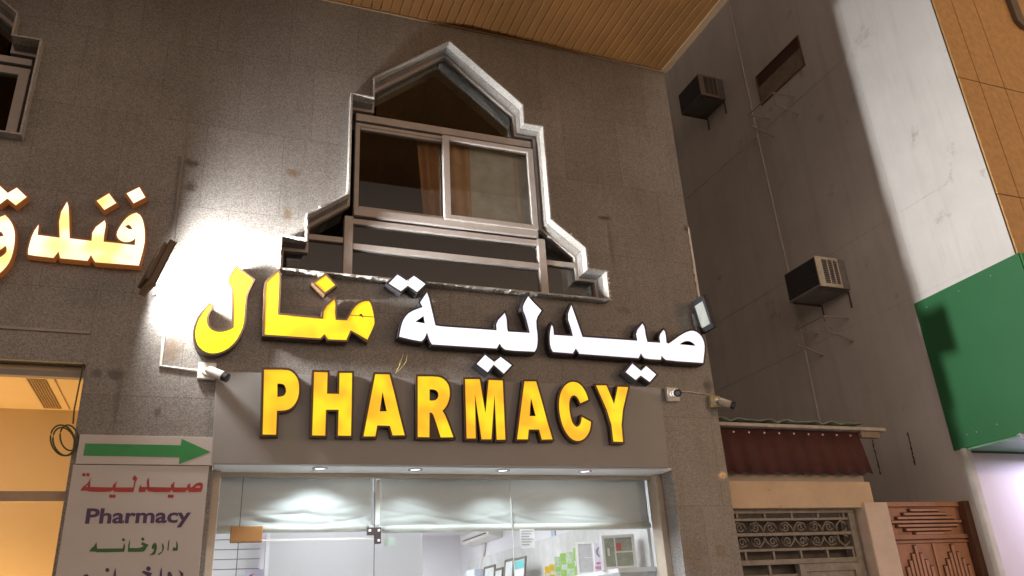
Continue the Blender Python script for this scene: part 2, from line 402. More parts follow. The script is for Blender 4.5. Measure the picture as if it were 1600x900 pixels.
# hotel entrance
M_hotelwall = mat('cream_plaster', (.62, .50, .33), .7, 0, .05, 2)
room = MB().box(-5.2, HX + .3, 1.15, 1.2, 0, 3.52); room.box(-5.2, HX + .3, .125, 1.2, 3.52, 3.6); room.box(HX + .3, HX + .34, .33, 1.2, 0, 3.6); room.box(-5.25, -5.2, .33, 1.2, 0, 3.6)
room.box(-5.2, HX + .3, .0, 1.2, 0, .13)
rm = room.build('lobby', M_hotelwall, hotel)
en = MB().box(-5.2, HX - .002, .06, .124, 3.50, 3.545).build('entrance', mat('grey_shutter_box', (.25, .23, .22), .6), hotel)
MB().box(-5.2, HX - .002, .06, .12, 2.585, 2.655).build('transom', mat('tan_transom', (.36, .27, .19), .5), en)
mb = MB()
gx0, gx1 = -1.325, -1.185
for k in range(7): mb.box(gx0 + k * .0195, gx0 + k * .0195 + .010, .17, 1.05, 3.505, 3.512)
gr = thing('ceiling_vent', 'long slotted air vent in the orange lobby ceiling', 'vent', (-1.25, .6, 3.52))
mb.build('slats', mat('vent_slats', (.33, .24, .16), .5), gr)
MB().prism([[(gx0 - .05, .12), (gx1 + .05, .12), (gx1 + .05, 1.10), (gx0 - .05, 1.10)], [(gx0, .165), (gx1, .165), (gx1, 1.055), (gx0, 1.055)]], 3.507, 3.519, lambda a, b, d: (a, b, d)).build('frame', M_hotelwall, gr)
lp = bpy.data.lights.new('lobby_lamp', 'AREA'); lp.shape = 'RECTANGLE'; lp.size = 2.4; lp.size_y = .3; lp.energy = HOTEL_W; lp.color = (1, .60, .22)
lo = bpy.data.objects.new('lobby_lamp', lp); COL.objects.link(lo); lo.location = (-2.4, .62, 1.2); lo.rotation_euler = (R_(180), 0, 0)

# ------------------------------------------------------------------ pharmacy front
sp = thing('sign_panel', 'wide grey laminated panel behind the yellow PHARMACY letters', 'sign panel', (2.04, 0, 2.85))
MB().prism([[(.045, 2.845), (4.052, 2.862), (4.068, 3.632), (.018, 3.573)]], -.052, -.004).build('board', M_fascia, sp, .004)
MB().box(.066, 4.10, -.003, .335, 2.846, 2.868).build('soffit_board', M_whitesoffit, sp)
front = thing('shopfront', 'glass pharmacy shopfront with tan aluminium frame under the grey panel', 'shopfront', (2.08, .33, .12))
f = MB().box(.066, .125, .24, .37, .12, 2.845).box(4.04, 4.103, .20, .37, .12, 2.845).box(.125, 4.04, .30, .37, 2.812, 2.845)
f.build('frame', M_alu2, front, .003)
xs = [.127, .30, 1.372, 2.60, 4.038]
GY = .334
for i in range(4):
    z0 = 2.335 if i == 1 else .13
    MB().box(xs[i] + .003, xs[i+1] - .003, GY, GY + .008, z0, 2.81).build('pane', M_shopglass, front)
MB().box(.303, 1.36, GY, GY + .010, .15, 2.318).build('glass_door', M_shopglass, front)
M_joint = mat('glass_joint', (.10, .11, .10), .4)
for x in (.30, 1.372): MB().box(x - .003, x + .003, GY - .001, GY + .009, .13, 2.81).build('joint', M_joint, front)
MB().box(2.597, 2.603, GY - .001, GY + .009, .13, 2.81).build('joint', mat('clear_silicone', (.5, .53, .5), .3), front)
MB().box(.303, 1.36, GY - .002, GY + .012, 2.312, 2.325).build('door_edge', mat('bright_edge', (.6, .65, .63), .2, .4), front)
hp = MB().prism([[(1.31, 2.405), (1.425, 2.405), (1.425, 2.275), (1.375, 2.275), (1.375, 2.345), (1.31, 2.345)]], GY - .016, GY + .024).build('patch_hinge', mat('dark_patch_metal', (.075, .065, .07), .4, .6), front, .003)
for (a, b) in ((1.33, 2.38), (1.405, 2.38), (1.405, 2.30)): MB().box(a - .009, a + .009, GY - .020, GY - .015, b - .009, b + .009).build('screw_cap', M_plastic, hp)
cl = MB().box(.235, .475, GY - .03, GY + .035, 2.305, 2.425).build('patch_lock', mat('brown_patch_cover', (.30, .15, .05), .45, .2), front, .004)
MB().box(1.385, 1.425, GY + .03, GY + .04, 2.43, 2.80).build('white_strip', M_white, front)
MB().box(1.455, 1.55, GY + .012, GY + .016, 2.255, 2.325).build('sticker', mat('grey_green_sticker', (.45, .52, .49), .5), front)
# roller blinds, wrinkled
def blind(name, x0, x1, z0, z1, y, m, label, seed):
    rnd = random.Random(seed); t = thing(name, label, 'blind', ((x0 + x1) / 2, y, z1), 'grey blinds behind the shop glass')
    nx, nz = 130, 60; vs = []; fs = []
    cr = [(rnd.uniform(x0, x1), z0 + abs(rnd.gauss(0, .10)), rnd.uniform(.10, .35), rnd.uniform(.012, .03), rnd.uniform(-.3, .3), rnd.uniform(.004, .011)) for _ in range(26)]
    for j in range(nz + 1):
        for i in range(nx + 1):
            X = x0 + (x1 - x0) * i / nx; Z = z0 + (z1 - z0) * j / nz; d = 0
            for (a, b, l, w, s, h) in cr:
                q = (Z - b - s * (X - a)) / w; e = (X - a) / l
                if abs(q) < 4 and abs(e) < 2.5: d += h * math.exp(-q*q - e*e) * (1 if h > .007 else -1)
            d += .004 * math.sin(Z * 38 + math.sin(X * 3)) * .5
            vs.append((X, y + d, Z))
    for j in range(nz):
        for i in range(nx):
            a = j * (nx + 1) + i; fs.append((a, a + 1, a + nx + 2, a + nx + 1))
    o = MB().add(vs, fs).build('fabric', m, t, 0, True); s = o.modifiers.new('thick', 'SOLIDIFY'); s.thickness = .002
    MB().tube([(x0, y, z0 - .028), (x1, y, z0 - .028)], .032, 14).build('hem_bar', mat('pale_hem_bar', (.62, .64, .62), .45), t, 0, True)
M_blind = mat('grey_blind_fabric', (.63, .645, .655), .7, 0, .06, 4)
_nt = M_blind.node_tree; _tl = nd(_nt, 'ShaderNodeBsdfTranslucent'); _tl.inputs[0].default_value = (.50, .51, .495, 1); _ms = nd(_nt, 'ShaderNodeMixShader', i_0=.5)
_nt.links.new(_nt.nodes['Principled BSDF'].outputs[0], _ms.inputs[1]); _nt.links.new(_tl.outputs[0], _ms.inputs[2]); _nt.links.new(_ms.outputs[0], _nt.nodes['Material Output'].inputs[0])
blind('roller_blind', .13, 1.366, 2.44, 2.85, GY + .075, M_blind, 'wrinkled grey blind above the glass door, left of the white strip', 3)
blind('roller_blind', 1.43, 4.036, 2.425, 2.85, GY + .075, M_blind, 'long grey blind across the fixed glass, right of the white strip', 8)
# downlights
M_lens = emit('downlight_lens', (.85, .87, 1.0), 1.6)
dl_proto = None
for k, (px, py) in enumerate(((500, 731), (650, 732), (788, 733), (918, 734))):
    d = ray(px, py); p = d * ((2.846 - CAM_H) / d.z); X, Y = p.x, p.y - CAM_D
    lab = ['recessed downlight nearest the direction sign end of the panel underside, above the wrinkled blind', 'recessed downlight under the letters A and R of the grey panel', 'recessed downlight under the middle letter M and second A of the grey panel', 'recessed downlight under the letter C, nearest the granite jamb end'][k]
    if k == 0:
        dl_proto = thing('downlight', lab, 'downlight', (X, .085, 2.846), 'downlights under the grey panel')
        n = 24; o1 = [(math.cos(i*2*math.pi/n), math.sin(i*2*math.pi/n)) for i in range(n)]
        MB().prism([[(a*.062, b*.062) for a, b in o1], [(a*.044, b*.044) for a, b in o1]], -.010, .0, lambda a, b, d: (a, b, d)).build('trim_ring', mat('silver_trim', (.6, .6, .66), .25, .6), dl_proto, .003, False, True)
        MB().prism([[(a*.043, b*.043) for a, b in o1]], -.004, .0, lambda a, b, d: (a, b, d)).build('lens', M_lens, dl_proto, 0, False, True)
    else: copy_tree(dl_proto, lab, (X, .085, 2.846))
    L = bpy.data.lights.new('downlight_lamp', 'SPOT'); L.energy = SPOT_W * (1.8 if k == 0 else 1); L.spot_size = R_(124); L.spot_blend = .5; L.color = (.90, .94, 1.0); L.shadow_soft_size = .03
    L.use_nodes = True; _e = L.node_tree.nodes['Emission']; _f = L.node_tree.nodes.new('ShaderNodeLightFalloff'); _f.inputs[0].default_value = 1; L.node_tree.links.new(_f.outputs['Linear'], _e.inputs[1])
    lo = bpy.data.objects.new('downlight_lamp', L); COL.objects.link(lo); lo.location = (X, .09, 2.83); lo.rotation_euler = (R_(14 if k == 0 else 4), 0, 0)

# ------------------------------------------------------------------ inside the pharmacy
room = MB().box(.0, 4.2, 7.08, 7.14, 0, 3.2).box(4.2, 4.26, .38, 7.14, 0, 3.2).box(-.06, .0, .38, 7.14, 0, 3.2).box(-.06, 4.26, .38, 7.14, 3.05, 3.11).box(-.06, 4.26, .38, 7.14, .0, .12)
room_o = room.build('shop_room', M_whitewall, hotel)
for (x, y) in ((1.2, 1.05), (3.0, 1.05), (1.2, 3.3), (3.0, 3.3), (1.2, 5.5), (3.0, 5.5)):
    cl_ = thing('ceiling_light', 'flat square ceiling light inside the pharmacy, out of sight above the blind', 'ceiling light', (x, y, 3.05), 'ceiling lights in the pharmacy')
    MB().box(-.3, .3, -.3, .3, -.03, 0).build('diffuser', emit('cool_diffuser', (.93, .93, 1.0), 2.0), cl_, 0, False, True)
    L = bpy.data.lights.new('ceiling_lamp', 'AREA'); L.size = .55; L.energy = SHOP_W; L.color = (.95, .94, 1.0)
    lo = bpy.data.objects.new('ceiling_lamp', L); COL.objects.link(lo); lo.location = (x, y, 3.0)
# white partition right behind the door, slatted display board at its left
pt = thing('partition_wall', 'plain white partition standing behind the glass door', 'partition', (1.2, 2.0, .12))
pl = fac(420, 870, 1.9); pr = fac(585, 870, 1.9)
MB().box(pl.x, pr.x + .5, 1.9, 1.98, .12, 2.95).build('panel', mat('off_white_panel', (.47, .465, .48), .5, 0, .03, 2), pt)
MB().box(pl.x - .035, pl.x, 1.87, 2.0, .12, 2.95).build('edge_post', mat('grey_edge_post', (.62, .62, .64), .4), pt)
sb = thing('slatted_board', 'white display board with thin horizontal grooves beside the brown lock', 'display board', (.4, 2.2, .12))
mb = MB(); zz = 1.6
while zz < 2.9: mb.box(.02, pl.x - .06, 2.2, 2.24, zz, zz + .085); zz += .093
mb.build('slats', M_whitewall, sb); MB().box(.02, pl.x - .06, 2.241, 2.27, .12, 2.95).build('backing', mat('groove_shadow', (.35, .34, .34), .8), sb)
ps = thing('poster', 'pale lilac poster with a red crescent at the left end of the shop', 'poster', (.7, 2.15, 2.0))
a, b = fac(384, 890, 2.12), fac(409, 930, 2.12)
MB().box(a.x, b.x, 2.12, 2.135, b.z, a.z).build('sheet', mat('lilac_sheet', (.62, .62, .80), .5), ps)
def crescent(x, z, r, y, m, par):
    pts = [(x + r*math.cos(t), z + r*math.sin(t)) for t in [R_(60 + i*12) for i in range(21)]] + [(x + r*.35 + r*.78*math.cos(t), z + r*.78*math.sin(t)) for t in [R_(285 - i*10.5) for i in range(21)]]
    MB().prism([pts], y, y + .003).build('crescent', m, par)
M_red = mat('red_print', (.55, .03, .05), .5); M_pink = mat('pink_print', (.62, .06, .25), .5)
crescent((a.x + b.x)/2 - .02, a.z - .08, .035, 2.116, M_red, ps)
nt_ = thing('notice', 'small white printed notice stuck to the fixed glass right of the air conditioner', 'notice', (2.75, GY + .02, 2.25))
a, b = fac(812, 827, GY + .012), fac(836, 856, GY + .012)
MB().box(a.x, b.x, GY + .010, GY + .012, b.z, a.z).build('sheet', mat('clear_film', (.74, .74, .78), .4), nt_)
mb = MB()
for k in range(6): mb.box(a.x + .01, b.x - .01 - .02 * (k % 3), GY + .0075, GY + .0095, a.z - .02 - k * .023, a.z - .014 - k * .023)
mb.build('print_lines', mat('grey_ink', (.25, .24, .3), .5), nt_)
q = wal(866, 850, 4.19)
MB().box(4.18, 4.199, q.y - .06, q.y + .06, .13, 3.04).build('wall_strip', mat('blue_grey_strip', (.45, .52, .64), .5), room_o)
# wall air conditioner
RW = 4.2
def wp(x, y, X=RW): return wal(x, y, X)
A0, A1 = wp(735, 857), wp(783, 838)
ac = thing('split_air_conditioner', 'white split air conditioner on the shop wall above the framed certificates', 'air conditioner', (RW, 5.4, 2.75))
yb, yf, zb = 6.3, 4.95, 2.76
MB().prism([[(RW - .002, zb + .02), (RW - .20, zb + .06), (RW - .24, zb + .16), (RW - .23, zb + .32), (RW - .002, zb + .33)]], yf, yb, lambda a, b, d: (a, d, b)).build('body', M_plastic, ac, .01)
MB().box(RW - .235, RW - .20, yf + .12, yb - .12, zb + .095, zb + .107).build('outlet_slot', M_black, ac)
MB().box(RW - .246, RW - .238, yf + .05, yb - .05, zb + .19, zb + .196).build('panel_line', mat('grey_line', (.45, .45, .47), .5), ac)
tag(MB().tube([(RW - .03, 5.7, 2.78), (RW - .03, 5.85, 2.55), (RW - .03, 6.1, 2.2), (RW - .03, 6.12, 1.9)], .035, 10).build('pipe_cover', M_plastic, None, 0, True), 'pale drain pipe running down the wall from the split air conditioner', 'pipe')
# high shelf along the right wall with goods on top
SHX = 3.78
sh = thing('wall_shelf', 'white shelf unit along the right wall of the shop', 'shelf', (4.0, 3, .12))
zt = wal(958, 889, SHX).z; y0 = wal(966, 888, SHX).y
MB().box(SHX, RW - .003, y0, 6.6, zt - .04, zt).build('top_board', M_white, sh, .003)
MB().box(SHX + .03, RW - .003, y0 + .02, y0 + .05, .12, zt - .042).build('end_panel', mat('grey_panel', (.42, .42, .45), .6), sh)
MB().box(RW - .03, RW - .004, y0 + .05, 6.6, .12, zt + .55).build('back_panel', mat('pale_back_panel', (.66, .66, .64), .6), sh)
def cabinet(x, y, w, h, rz, label, front_m, kind):
    t = thing('medicine_cabinet', label, 'cabinet', (x, y, zt), None, rz); d = .12
    MB().box(-w/2, w/2, .012, d, 0, h).build('case', mat('grey_cabinet_case', (.42, .42, .44), .5), t, .003, False, True)
    MB().prism([[(-w/2, 0), (w/2, 0), (w/2, h), (-w/2, h)], [(-w/2+.028, .028), (w/2-.028, .028), (w/2-.028, h-.028), (-w/2+.028, h-.028)]], -.006, .011).build('door_frame', M_plastic, t, .002, False, True)
    MB().box(-w/2+.028, w/2-.028, .004, .010, .028, h-.028).build('door_pane', front_m, t, 0, False, True)
    if kind:
        MB().box(-w*.12, -w*.085, -.002, .003, .028, h-.028).build('inner_post', M_plastic, t, 0, False, True)
        MB().box(-w*.085, w/2-.028, -.001, .003, h*.48, h*.52).build('inner_shelf', M_plastic, t, 0, False, True)
        MB().box(-w*.06, w*.08, -.003, .003, h*.55, h*.76).build('red_box', M_red, t, 0, False, True)
        MB().box(-w*.34, -w*.28, -.003, .003, h*.40, h*.62).build('handle', M_plastic, t, 0, False, True)
    else:
        MB().box(-w*.05, w*.38, -.002, .003, h*.5, h*.52).build('inner_shelf', M_plastic, t, 0, False, True)
p2 = wal(976, 884, 3.93)
cabinet(p2.x - .02, p2.y + .05, .335, .325, R_(-14), 'open fronted glass medicine cabinet with a red box inside, standing by the shop window', mat('green_grey_glass', (.26, .31, .24), .4, 0, .25, 14), True)
p1 = wal(917, 893, 3.90)
cabinet(p1.x, p1.y, .20, .34, R_(-22), 'frosted grey medicine cabinet next to the first aid carton', mat('frosted_grey', (.47, .47, .48), .4, 0, .12, 18), False)
def flat_text(body, size, m, parent, name, M, depth=.001, bold=0.0, shear=0.0, align='LEFT'):
    cu = bpy.data.curves.new(name, 'FONT'); cu.body = body; cu.size = size; cu.extrude = depth; cu.offset = bold; cu.shear = shear; cu.align_x = align; cu.resolution_u = 3
    ob = bpy.data.objects.new(name, cu); COL.objects.link(ob); bpy.context.view_layer.update()
    me = bpy.data.meshes.new_from_object(ob.evaluated_get(bpy.context.evaluated_depsgraph_get())); bpy.data.objects.remove(ob)
    me.transform(M); o = bpy.data.objects.new(name, me); COL.objects.link(o); me.materials.clear(); me.materials.append(m)
    o.parent = parent; return o
RX = Matrix.Rotation(R_(90), 4, 'X')
pf = wal(942, 892, 3.92)
fa = thing('first_aid_carton', 'white carton with pink FIRST AID lettering between the two medicine cabinets', 'carton', (pf.x, pf.y, zt), None, R_(-18))
MB().box(-.075, .075, 0, .06, 0, .29).build('carton', mat('lilac_white_card', (.72, .68, .76), .6), fa, .002, False, True)
flat_text('FIRST AID', .036, M_pink, fa, 'lettering', Matrix.Translation((0, -.002, .035)) @ RX, .001, .001, 0, 'CENTER')
MB().box(-.06, .06, -.003, -.0005, .085, .10).build('stripe', M_pink, fa, 0, False, True)
pts = [(-.005 + .05*math.cos(R_(90+i*9)), .20 + .05*math.sin(R_(90+i*9))) for i in range(21)] + [(.012 + .048*math.cos(R_(262-i*8.6)), .20 + .046*math.sin(R_(262-i*8.6))) for i in range(21)]
MB().prism([pts], -.003, -.0005).build('crescent', mat('grey_print', (.25, .22, .3), .5), fa, 0, False, True)
M_green = mat('lime_card', (.36, .62, .16), .5, 0, .12, 20); M_yel = mat('yellow_card', (.85, .55, .02), .5, 0, .2, 20); M_wg = mat('white_green_card', (.55, .68, .48), .5, 0, .3, 25)
for (px, w, h, m, lab) in ((902, .05, .30, M_green, 'narrow tall lime carton beside the frosted cabinet'), (893, .09, .27, M_wg, 'white and green carton behind the narrow lime carton'), (884, .10, .27, M_green, 'wide lime green carton in the middle of the shelf'),
                           (873, .08, .25, M_wg, 'white and green carton left of the wide lime carton'), (866, .10, .18, M_yel, 'yellow carton with orange flecks, right one of the yellow pair'), (857, .08, .17, M_yel, 'yellow carton at the far end of the shelf row')):
    q = wal(px, 896, 3.9)
    t = thing('carton', lab, 'carton', (q.x, q.y, zt), 'cartons on the shop shelf', R_(-20))
    MB().box(-w/2, w/2, 0, .06, 0, h).build('body', m, t, .002, False, True)
    MB().box(-w/2*.8, w/2*.8, -.002, -.0005, h*.35, h*.55).build('printed_band', M_white if m is not M_wg else M_green, t, 0, False, True)
# framed certificates leaning on the wall
for k, (x0, x1, yt, lab) in enumerate(((757, 774, 886, 'small framed certificate at the far end of the row'), (774, 787, 889, 'low framed certificate between the small one and the tall pair'), (789, 803, 875, 'tall framed certificate with pale paper'), (803, 822, 873, 'tall framed certificate with a turquoise heading'))):
    A, B = wal(x0, yt, RW - .25), wal(x1, yt, RW - .25)
    ya, yb2, zt2 = min(A.y, B.y), max(A.y, B.y), max(A.z, B.z)
    if yb2 - ya > .75: ya = yb2 - .75
    t = thing('framed_certificate', lab, 'certificate', (RW - .2, (ya + yb2)/2, zt), 'framed certificates on the shop shelf')
    fn = lambda a, b, d: (d + (b - zt) * .12, a, b)
    X0 = RW - .3
    MB().prism([[(ya, zt + .002), (yb2, zt + .002), (yb2, zt2), (ya, zt2)], [(ya + .03, zt + .03), (yb2 - .03, zt + .03), (yb2 - .03, zt2 - .03), (ya + .03, zt2 - .03)]], X0, X0 + .02, fn).build('frame', mat('dark_wood_frame', (.10, .08, .06), .4), t)
    MB().prism([[(ya + .03, zt + .03), (yb2 - .03, zt + .03), (yb2 - .03, zt2 - .03), (ya + .03, zt2 - .03)]], X0 + .008, X0 + .014, fn).build('paper', mat('certificate_paper', (.72, .76, .74), .5, 0, .1, 9), t)
    if k == 3: MB().prism([[(ya + .04, zt2 - .14), (yb2 - .04, zt2 - .14), (yb2 - .04, zt2 - .04), (ya + .04, zt2 - .04)]], X0 + .005, X0 + .0075, fn).build('heading', mat('turquoise_print', (.1, .5, .5), .5), t)
hs = wal(780, 900, RW - .2)
tag(MB().box(hs.x - .2, hs.x + .02, hs.y + .5, hs.y + .9, zt + .005, zt + .33).build('carton', mat('white_blue_card', (.62, .68, .78), .5, 0, .15, 12), None, .004), 'pale blue and white carton below the split air conditioner', 'carton', 'cartons on the shop shelf')

# ------------------------------------------------------------------ channel letters
YL = -.112
def letter(name, label, cat, loops_px, org, s, face_m, ret_m, Y, Yb, group, grow=.017, extra=None):
    loops = [smooth(fxz(L, Y, org, s)) for L in loops_px]
    xs_ = [p[0] for p in loops[0]]; zs_ = [p[1] for p in loops[0]]
    t = thing(name, label, cat, ((min(xs_) + max(xs_)) / 2, Yb, min(zs_)), group)
    body = [offset(loops[0], grow)] + [offset(L, -min(grow, .006)) for L in loops[1:]]
    MB().prism(body, Y + .002, Yb).build('return', ret_m, t)
    # thin raised lip round the acrylic
    MB().prism([body[0]] + [offset(loops[0], .0012)], Y - .004, Y + .0019).build('trim', ret_m, t)
    MB().prism(loops, Y - .0005, Y + .0018).build('face', face_m, t)
    return t
AMB = glow('amber_acrylic', (1.0, .46, .014), (1.0, .76, .012), .98, 4.2, .42, .66)
YEL = glow('lemon_acrylic', (1.0, .86, .012), (1.0, .93, .015), 1.08, 3.0)
WHT = glow('white_acrylic', (.86, .83, 1.0), (1.0, .97, 1.0), 1.05, 4.0, .36, .5)
CRM = glow('cream_acrylic', (1.0, .74, .25), (1.0, .92, .70), 1.3, 4.2, .36, .56)
GP = 'yellow PHARMACY letters on the grey panel'
PY, PB = -.118, -.054
L72 = 7.2
PH = [
 ('P', 'amber lit letter P that starts the word on the grey panel', (400, 570), [[(92,55),(345,55),(400,75),(455,130),(482,200),(485,285),(478,350),(455,415),(415,470),(360,505),(290,515),(235,515),(225,785),(75,783)], [(240,210),(300,212),(328,235),(342,285),(333,325),(305,355),(240,362)]]),
 ('H', 'amber lit letter H between P and the first A', (400, 570), [[(655,82),(805,85),(798,325),(935,328),(940,92),(1080,92),(1075,500),(1068,798),(922,795),(930,505),(787,505),(778,795),(632,793)]]),
 ('A', 'amber lit letter A between H and R, first of the two', (560, 575), [[(190,70),(348,72),(400,270),(460,520),(520,755),(385,757),(355,650),(212,645),(190,768),(58,768)], [(272,265),(320,488),(240,488)]]),
 ('R', 'amber lit letter R in the middle of the word', (560, 575), [[(668,95),(880,95),(950,115),(1005,170),(1027,240),(1027,320),(1005,400),(975,450),(945,480),(985,550),(1068,778),(925,780),(850,540),(830,505),(800,497),(798,778),(668,775)], [(800,238),(855,240),(890,260),(905,300),(892,345),(855,368),(800,366)]]),
 ('M', 'amber lit letter M with two narrow inner gaps', (700, 580), [[(192,90),(355,90),(420,470),(458,98),(615,105),(645,768),(548,770),(522,270),(488,765),(378,765),(302,260),(312,755),(210,755)]]),
 ('A', 'amber lit letter A between M and C, second of the two', (800, 580), [[(140,115),(270,115),(330,320),(400,580),(455,765),(335,768),(305,655),(188,655),(178,765),(57,765)], [(213,295),(268,505),(197,505)]]),
 ('C', 'amber lit round letter C open to the right', (800, 580), [[(858,320),(768,360),(745,310),(720,278),(690,268),(662,285),(645,330),(642,400),(652,480),(668,550),(690,600),(725,628),(755,618),(775,580),(785,515),(888,570),(880,650),(855,710),(815,760),(760,785),(700,780),(650,745),(600,680),(560,590),(535,480),(527,380),(535,290),(560,210),(605,150),(655,122),(710,120),(765,145),(810,200),(840,260)]]),
 ('Y', 'amber lit letter Y that ends the word on the grey panel', (800, 580), [[(945,160),(1062,160),(1148,370),(1190,175),(1305,180),(1225,530),(1248,795),(1140,790),(1110,535)]])]
for (ch, lab, org, loops) in PH: letter('channel_letter', lab, 'sign letter', loops, org, L72, AMB, M_return, PY, PB, GP)
GA = 'yellow and white Arabic letters on the granite'
letter('channel_letter', 'lemon yellow hooked Arabic letter beside the blazing floodlight', 'sign letter', [[(455,52),(475,75),(600,165),(540,285),(528,330),(520,470),(515,580),(470,690),(420,760),(350,820),(260,852),(180,850),(110,810),(70,750),(58,670),(70,590),(110,500),(195,400),(215,410),(170,490),(165,560),(185,610),(230,645),(300,655),(380,635),(420,610),(425,450),(420,250),(410,225),(383,200),(385,150),(415,95)]], (295, 410), 6, YEL, M_return, YL, -.02, GA)
tl = letter('channel_letter', 'amber joined Arabic letters with a tall upright at left and a cracked round head', 'sign letter', [[(228,100),(242,130),(235,350),(225,545),(700,590),(710,480),(815,385),(825,420),(822,520),(828,598),(945,605),(975,560),(1010,490),(1060,435),(1120,405),(1175,403),(1200,440),(1220,520),(1235,620),(1228,660),(1160,805),(985,705),(940,808),(750,800),(712,745),(670,790),(90,750),(97,500),(105,230),(120,200)], [(1072,545),(1100,532),(1125,580),(1110,572)]], (400, 410), 6.667, AMB, M_return, YL, -.02, GA)
q = fxz([(980, 549), (1228, 570)], YL, (400, 410), 6.667)
MB().bar(q[0], q[1], .006, YL - .003, YL - .001).build('crack', M_return, tl)
letter('channel_letter', 'single amber diamond dot above the joined amber letters', 'sign letter', [[(725,135),(822,235),(715,312),(612,215)]], (400, 410), 6.667, AMB, M_return, YL, -.02, GA)
letter('channel_letter', 'white joined Arabic letters with a looped peak at left, left half of the white word', 'sign letter', [[(345,190),(362,240),(390,360),(412,455),(470,465),(700,480),(905,495),(900,430),(970,355),(985,400),(988,470),(995,505),(1170,515),(1160,470),(1140,390),(1110,320),(1130,270),(1160,220),(1180,250),(1265,335),(1222,400),(1225,470),(1235,545),(1230,630),(1210,665),(985,655),(950,635),(928,600),(905,640),(385,607),(365,575),(345,510),(325,560),(300,582),(230,570),(122,545),(140,450),(165,390),(210,345),(310,308),(290,270)], [(318,378),(330,440),(250,425)]], (600, 420), 5.142, WHT, M_return2, YL, -.02, GA)
letter('channel_letter', 'white double diamond dots above the looped peak of the white word', 'sign letter', [[(108,47),(185,98),(240,57),(332,122),(265,187),(190,135),(135,180),(38,118)]], (600, 420), 5.142, WHT, M_return2, YL, -.02, GA)
letter('channel_letter', 'white double diamond dots above the letter M of the grey panel', 'sign letter', [[(812,692),(885,750),(937,708),(1025,775),(962,842),(880,770),(832,832),(745,765)]], (600, 420), 5.142, WHT, M_return2, YL, -.02, GA)
letter('channel_letter', 'white joined Arabic letters with a flat loop at right, right half of the white word', 'sign letter', [[(120,370),(133,390),(138,455),(300,465),(285,400),(250,300),(287,200),(330,320),(382,472),(850,505),(835,430),(893,358),(912,390),(920,460),(935,515),(1045,522),(1035,460),(1075,412),(1090,440),(1097,520),(1115,530),(1160,500),(1220,455),(1290,420),(1340,420),(1385,450),(1415,500),(1425,560),(1410,692),(1100,672),(1075,655),(1055,630),(1050,665),(920,658),(895,640),(880,610),(860,652),(355,615),(325,570),(300,612),(130,598),(108,560),(102,480),(108,410)], [(1210,535),(1240,512),(1285,502),(1325,520),(1348,548)]], (840, 440), 5.454, WHT, M_return2, YL, -.02, GA)
letter('channel_letter', 'white double diamond dots above the letter Y of the grey panel', 'sign letter', [[(808,700),(882,762),(925,720),(1010,792),(955,855),(878,800),(835,838),(750,772)]], (840, 440), 5.454, WHT, M_return2, YL, -.02, GA)
GH = 'cream Arabic letters of the hotel sign'
M_return3 = mat('glowing_bronze_return', (.16, .07, .025), .3, .5); M_return3.node_tree.nodes['Principled BSDF'].inputs['Emission Color'].default_value = (1, .28, .05, 1); M_return3.node_tree.nodes['Principled BSDF'].inputs['Emission Strength'].default_value = .14   # orange edge glow of the letters put into their sides as weak emission
HL = lambda lab, loops: letter('channel_letter', lab, 'sign letter', loops, (0, 280), 5.625, CRM, M_return3, -.085, -.02, GH, .012)
HL('cream joined Arabic letters of the hotel sign with a tall spike and a round head', [[(590,198),(605,250),(612,520),(805,543),(815,440),(920,362),(932,400),(915,480),(910,550),(1010,560),(1185,580),(1190,520),(1160,545),(1120,555),(1075,550),(1035,520),(1022,480),(1050,420),(1100,350),(1150,310),(1200,295),(1240,320),(1265,390),(1275,480),(1270,580),(1220,760),(840,730),(820,705),(800,665),(770,718),(530,695),(515,635),(470,692),(255,668),(243,655),(255,580),(290,470),(340,398),(335,450),(330,490),(525,515),(518,320)], [(1098,412),(1130,398),(1150,412),(1165,440),(1130,440)]])
HL('cream diamond dot over the small tooth of the hotel sign, the lower single dot', [[(958,125),(1022,210),(918,270),(850,190)]])
HL('cream diamond dot over the round head of the hotel sign, the higher single dot', [[(1225,70),(1278,160),(1175,212),(1113,125)]])
HL('cream double diamond dots of the hotel sign cut off by the left edge', [[(-5,55),(68,122),(148,75),(235,157),(140,230),(65,170),(0,220),(-80,140)]])
HL('cream round tailed Arabic letter of the hotel sign cut off by the left edge', [[(45,315),(90,360),(125,430),(133,510),(120,620),(90,720),(40,790),(-20,840),(-120,870),(-230,850),(-290,780),(-280,700),(-250,640),(-240,700),(-190,745),(-100,740),(0,690),(55,650),(60,610),(50,585),(0,625),(-50,630),(-95,590),(-105,520),(-80,420),(-30,345)], [(-40,470),(-5,455),(20,470),(32,500),(-10,505)]])

# ------------------------------------------------------------------ direction sign left of the door
ds = thing('direction_sign', 'tall white board with a green arrow and pharmacy in three scripts', 'sign', (-.41, -.03, 1.2))
M_board = mat('white_sign_board', (.52, .50, .49), .5, 0, .05, 2)
MB().box(-.872, .054, -.045, -.003, 2.832, 3.046).build('arrow_board', M_board, ds, .002)
MB().box(-.885, .030, -.034, -.003, 1.0, 2.828).build('long_board', M_board, ds, .002)
MB().box(.0545, .060, -.048, -.004, 2.80, 3.046).build('edge_strip', M_white, ds)
SY = -.0475; SY2 = -.0365
J = ((110, 680), 6.922); K = ((90, 780), 6.667)
def printed(name, loops, m, Y, jk, par=ds):
    mb = MB()
    for L in loops: mb.prism([smooth(fxz(l, Y, *jk)) for l in L], Y, Y + .002)
    return mb.build(name, m, par)
printed('arrow', [[[(162,88),(1192,108),(1203,38),(1515,180),(1172,312),(1182,237),(138,222)]]], mat('green_vinyl', (.025, .26, .07), .45, 0, .1, 6), SY, J)
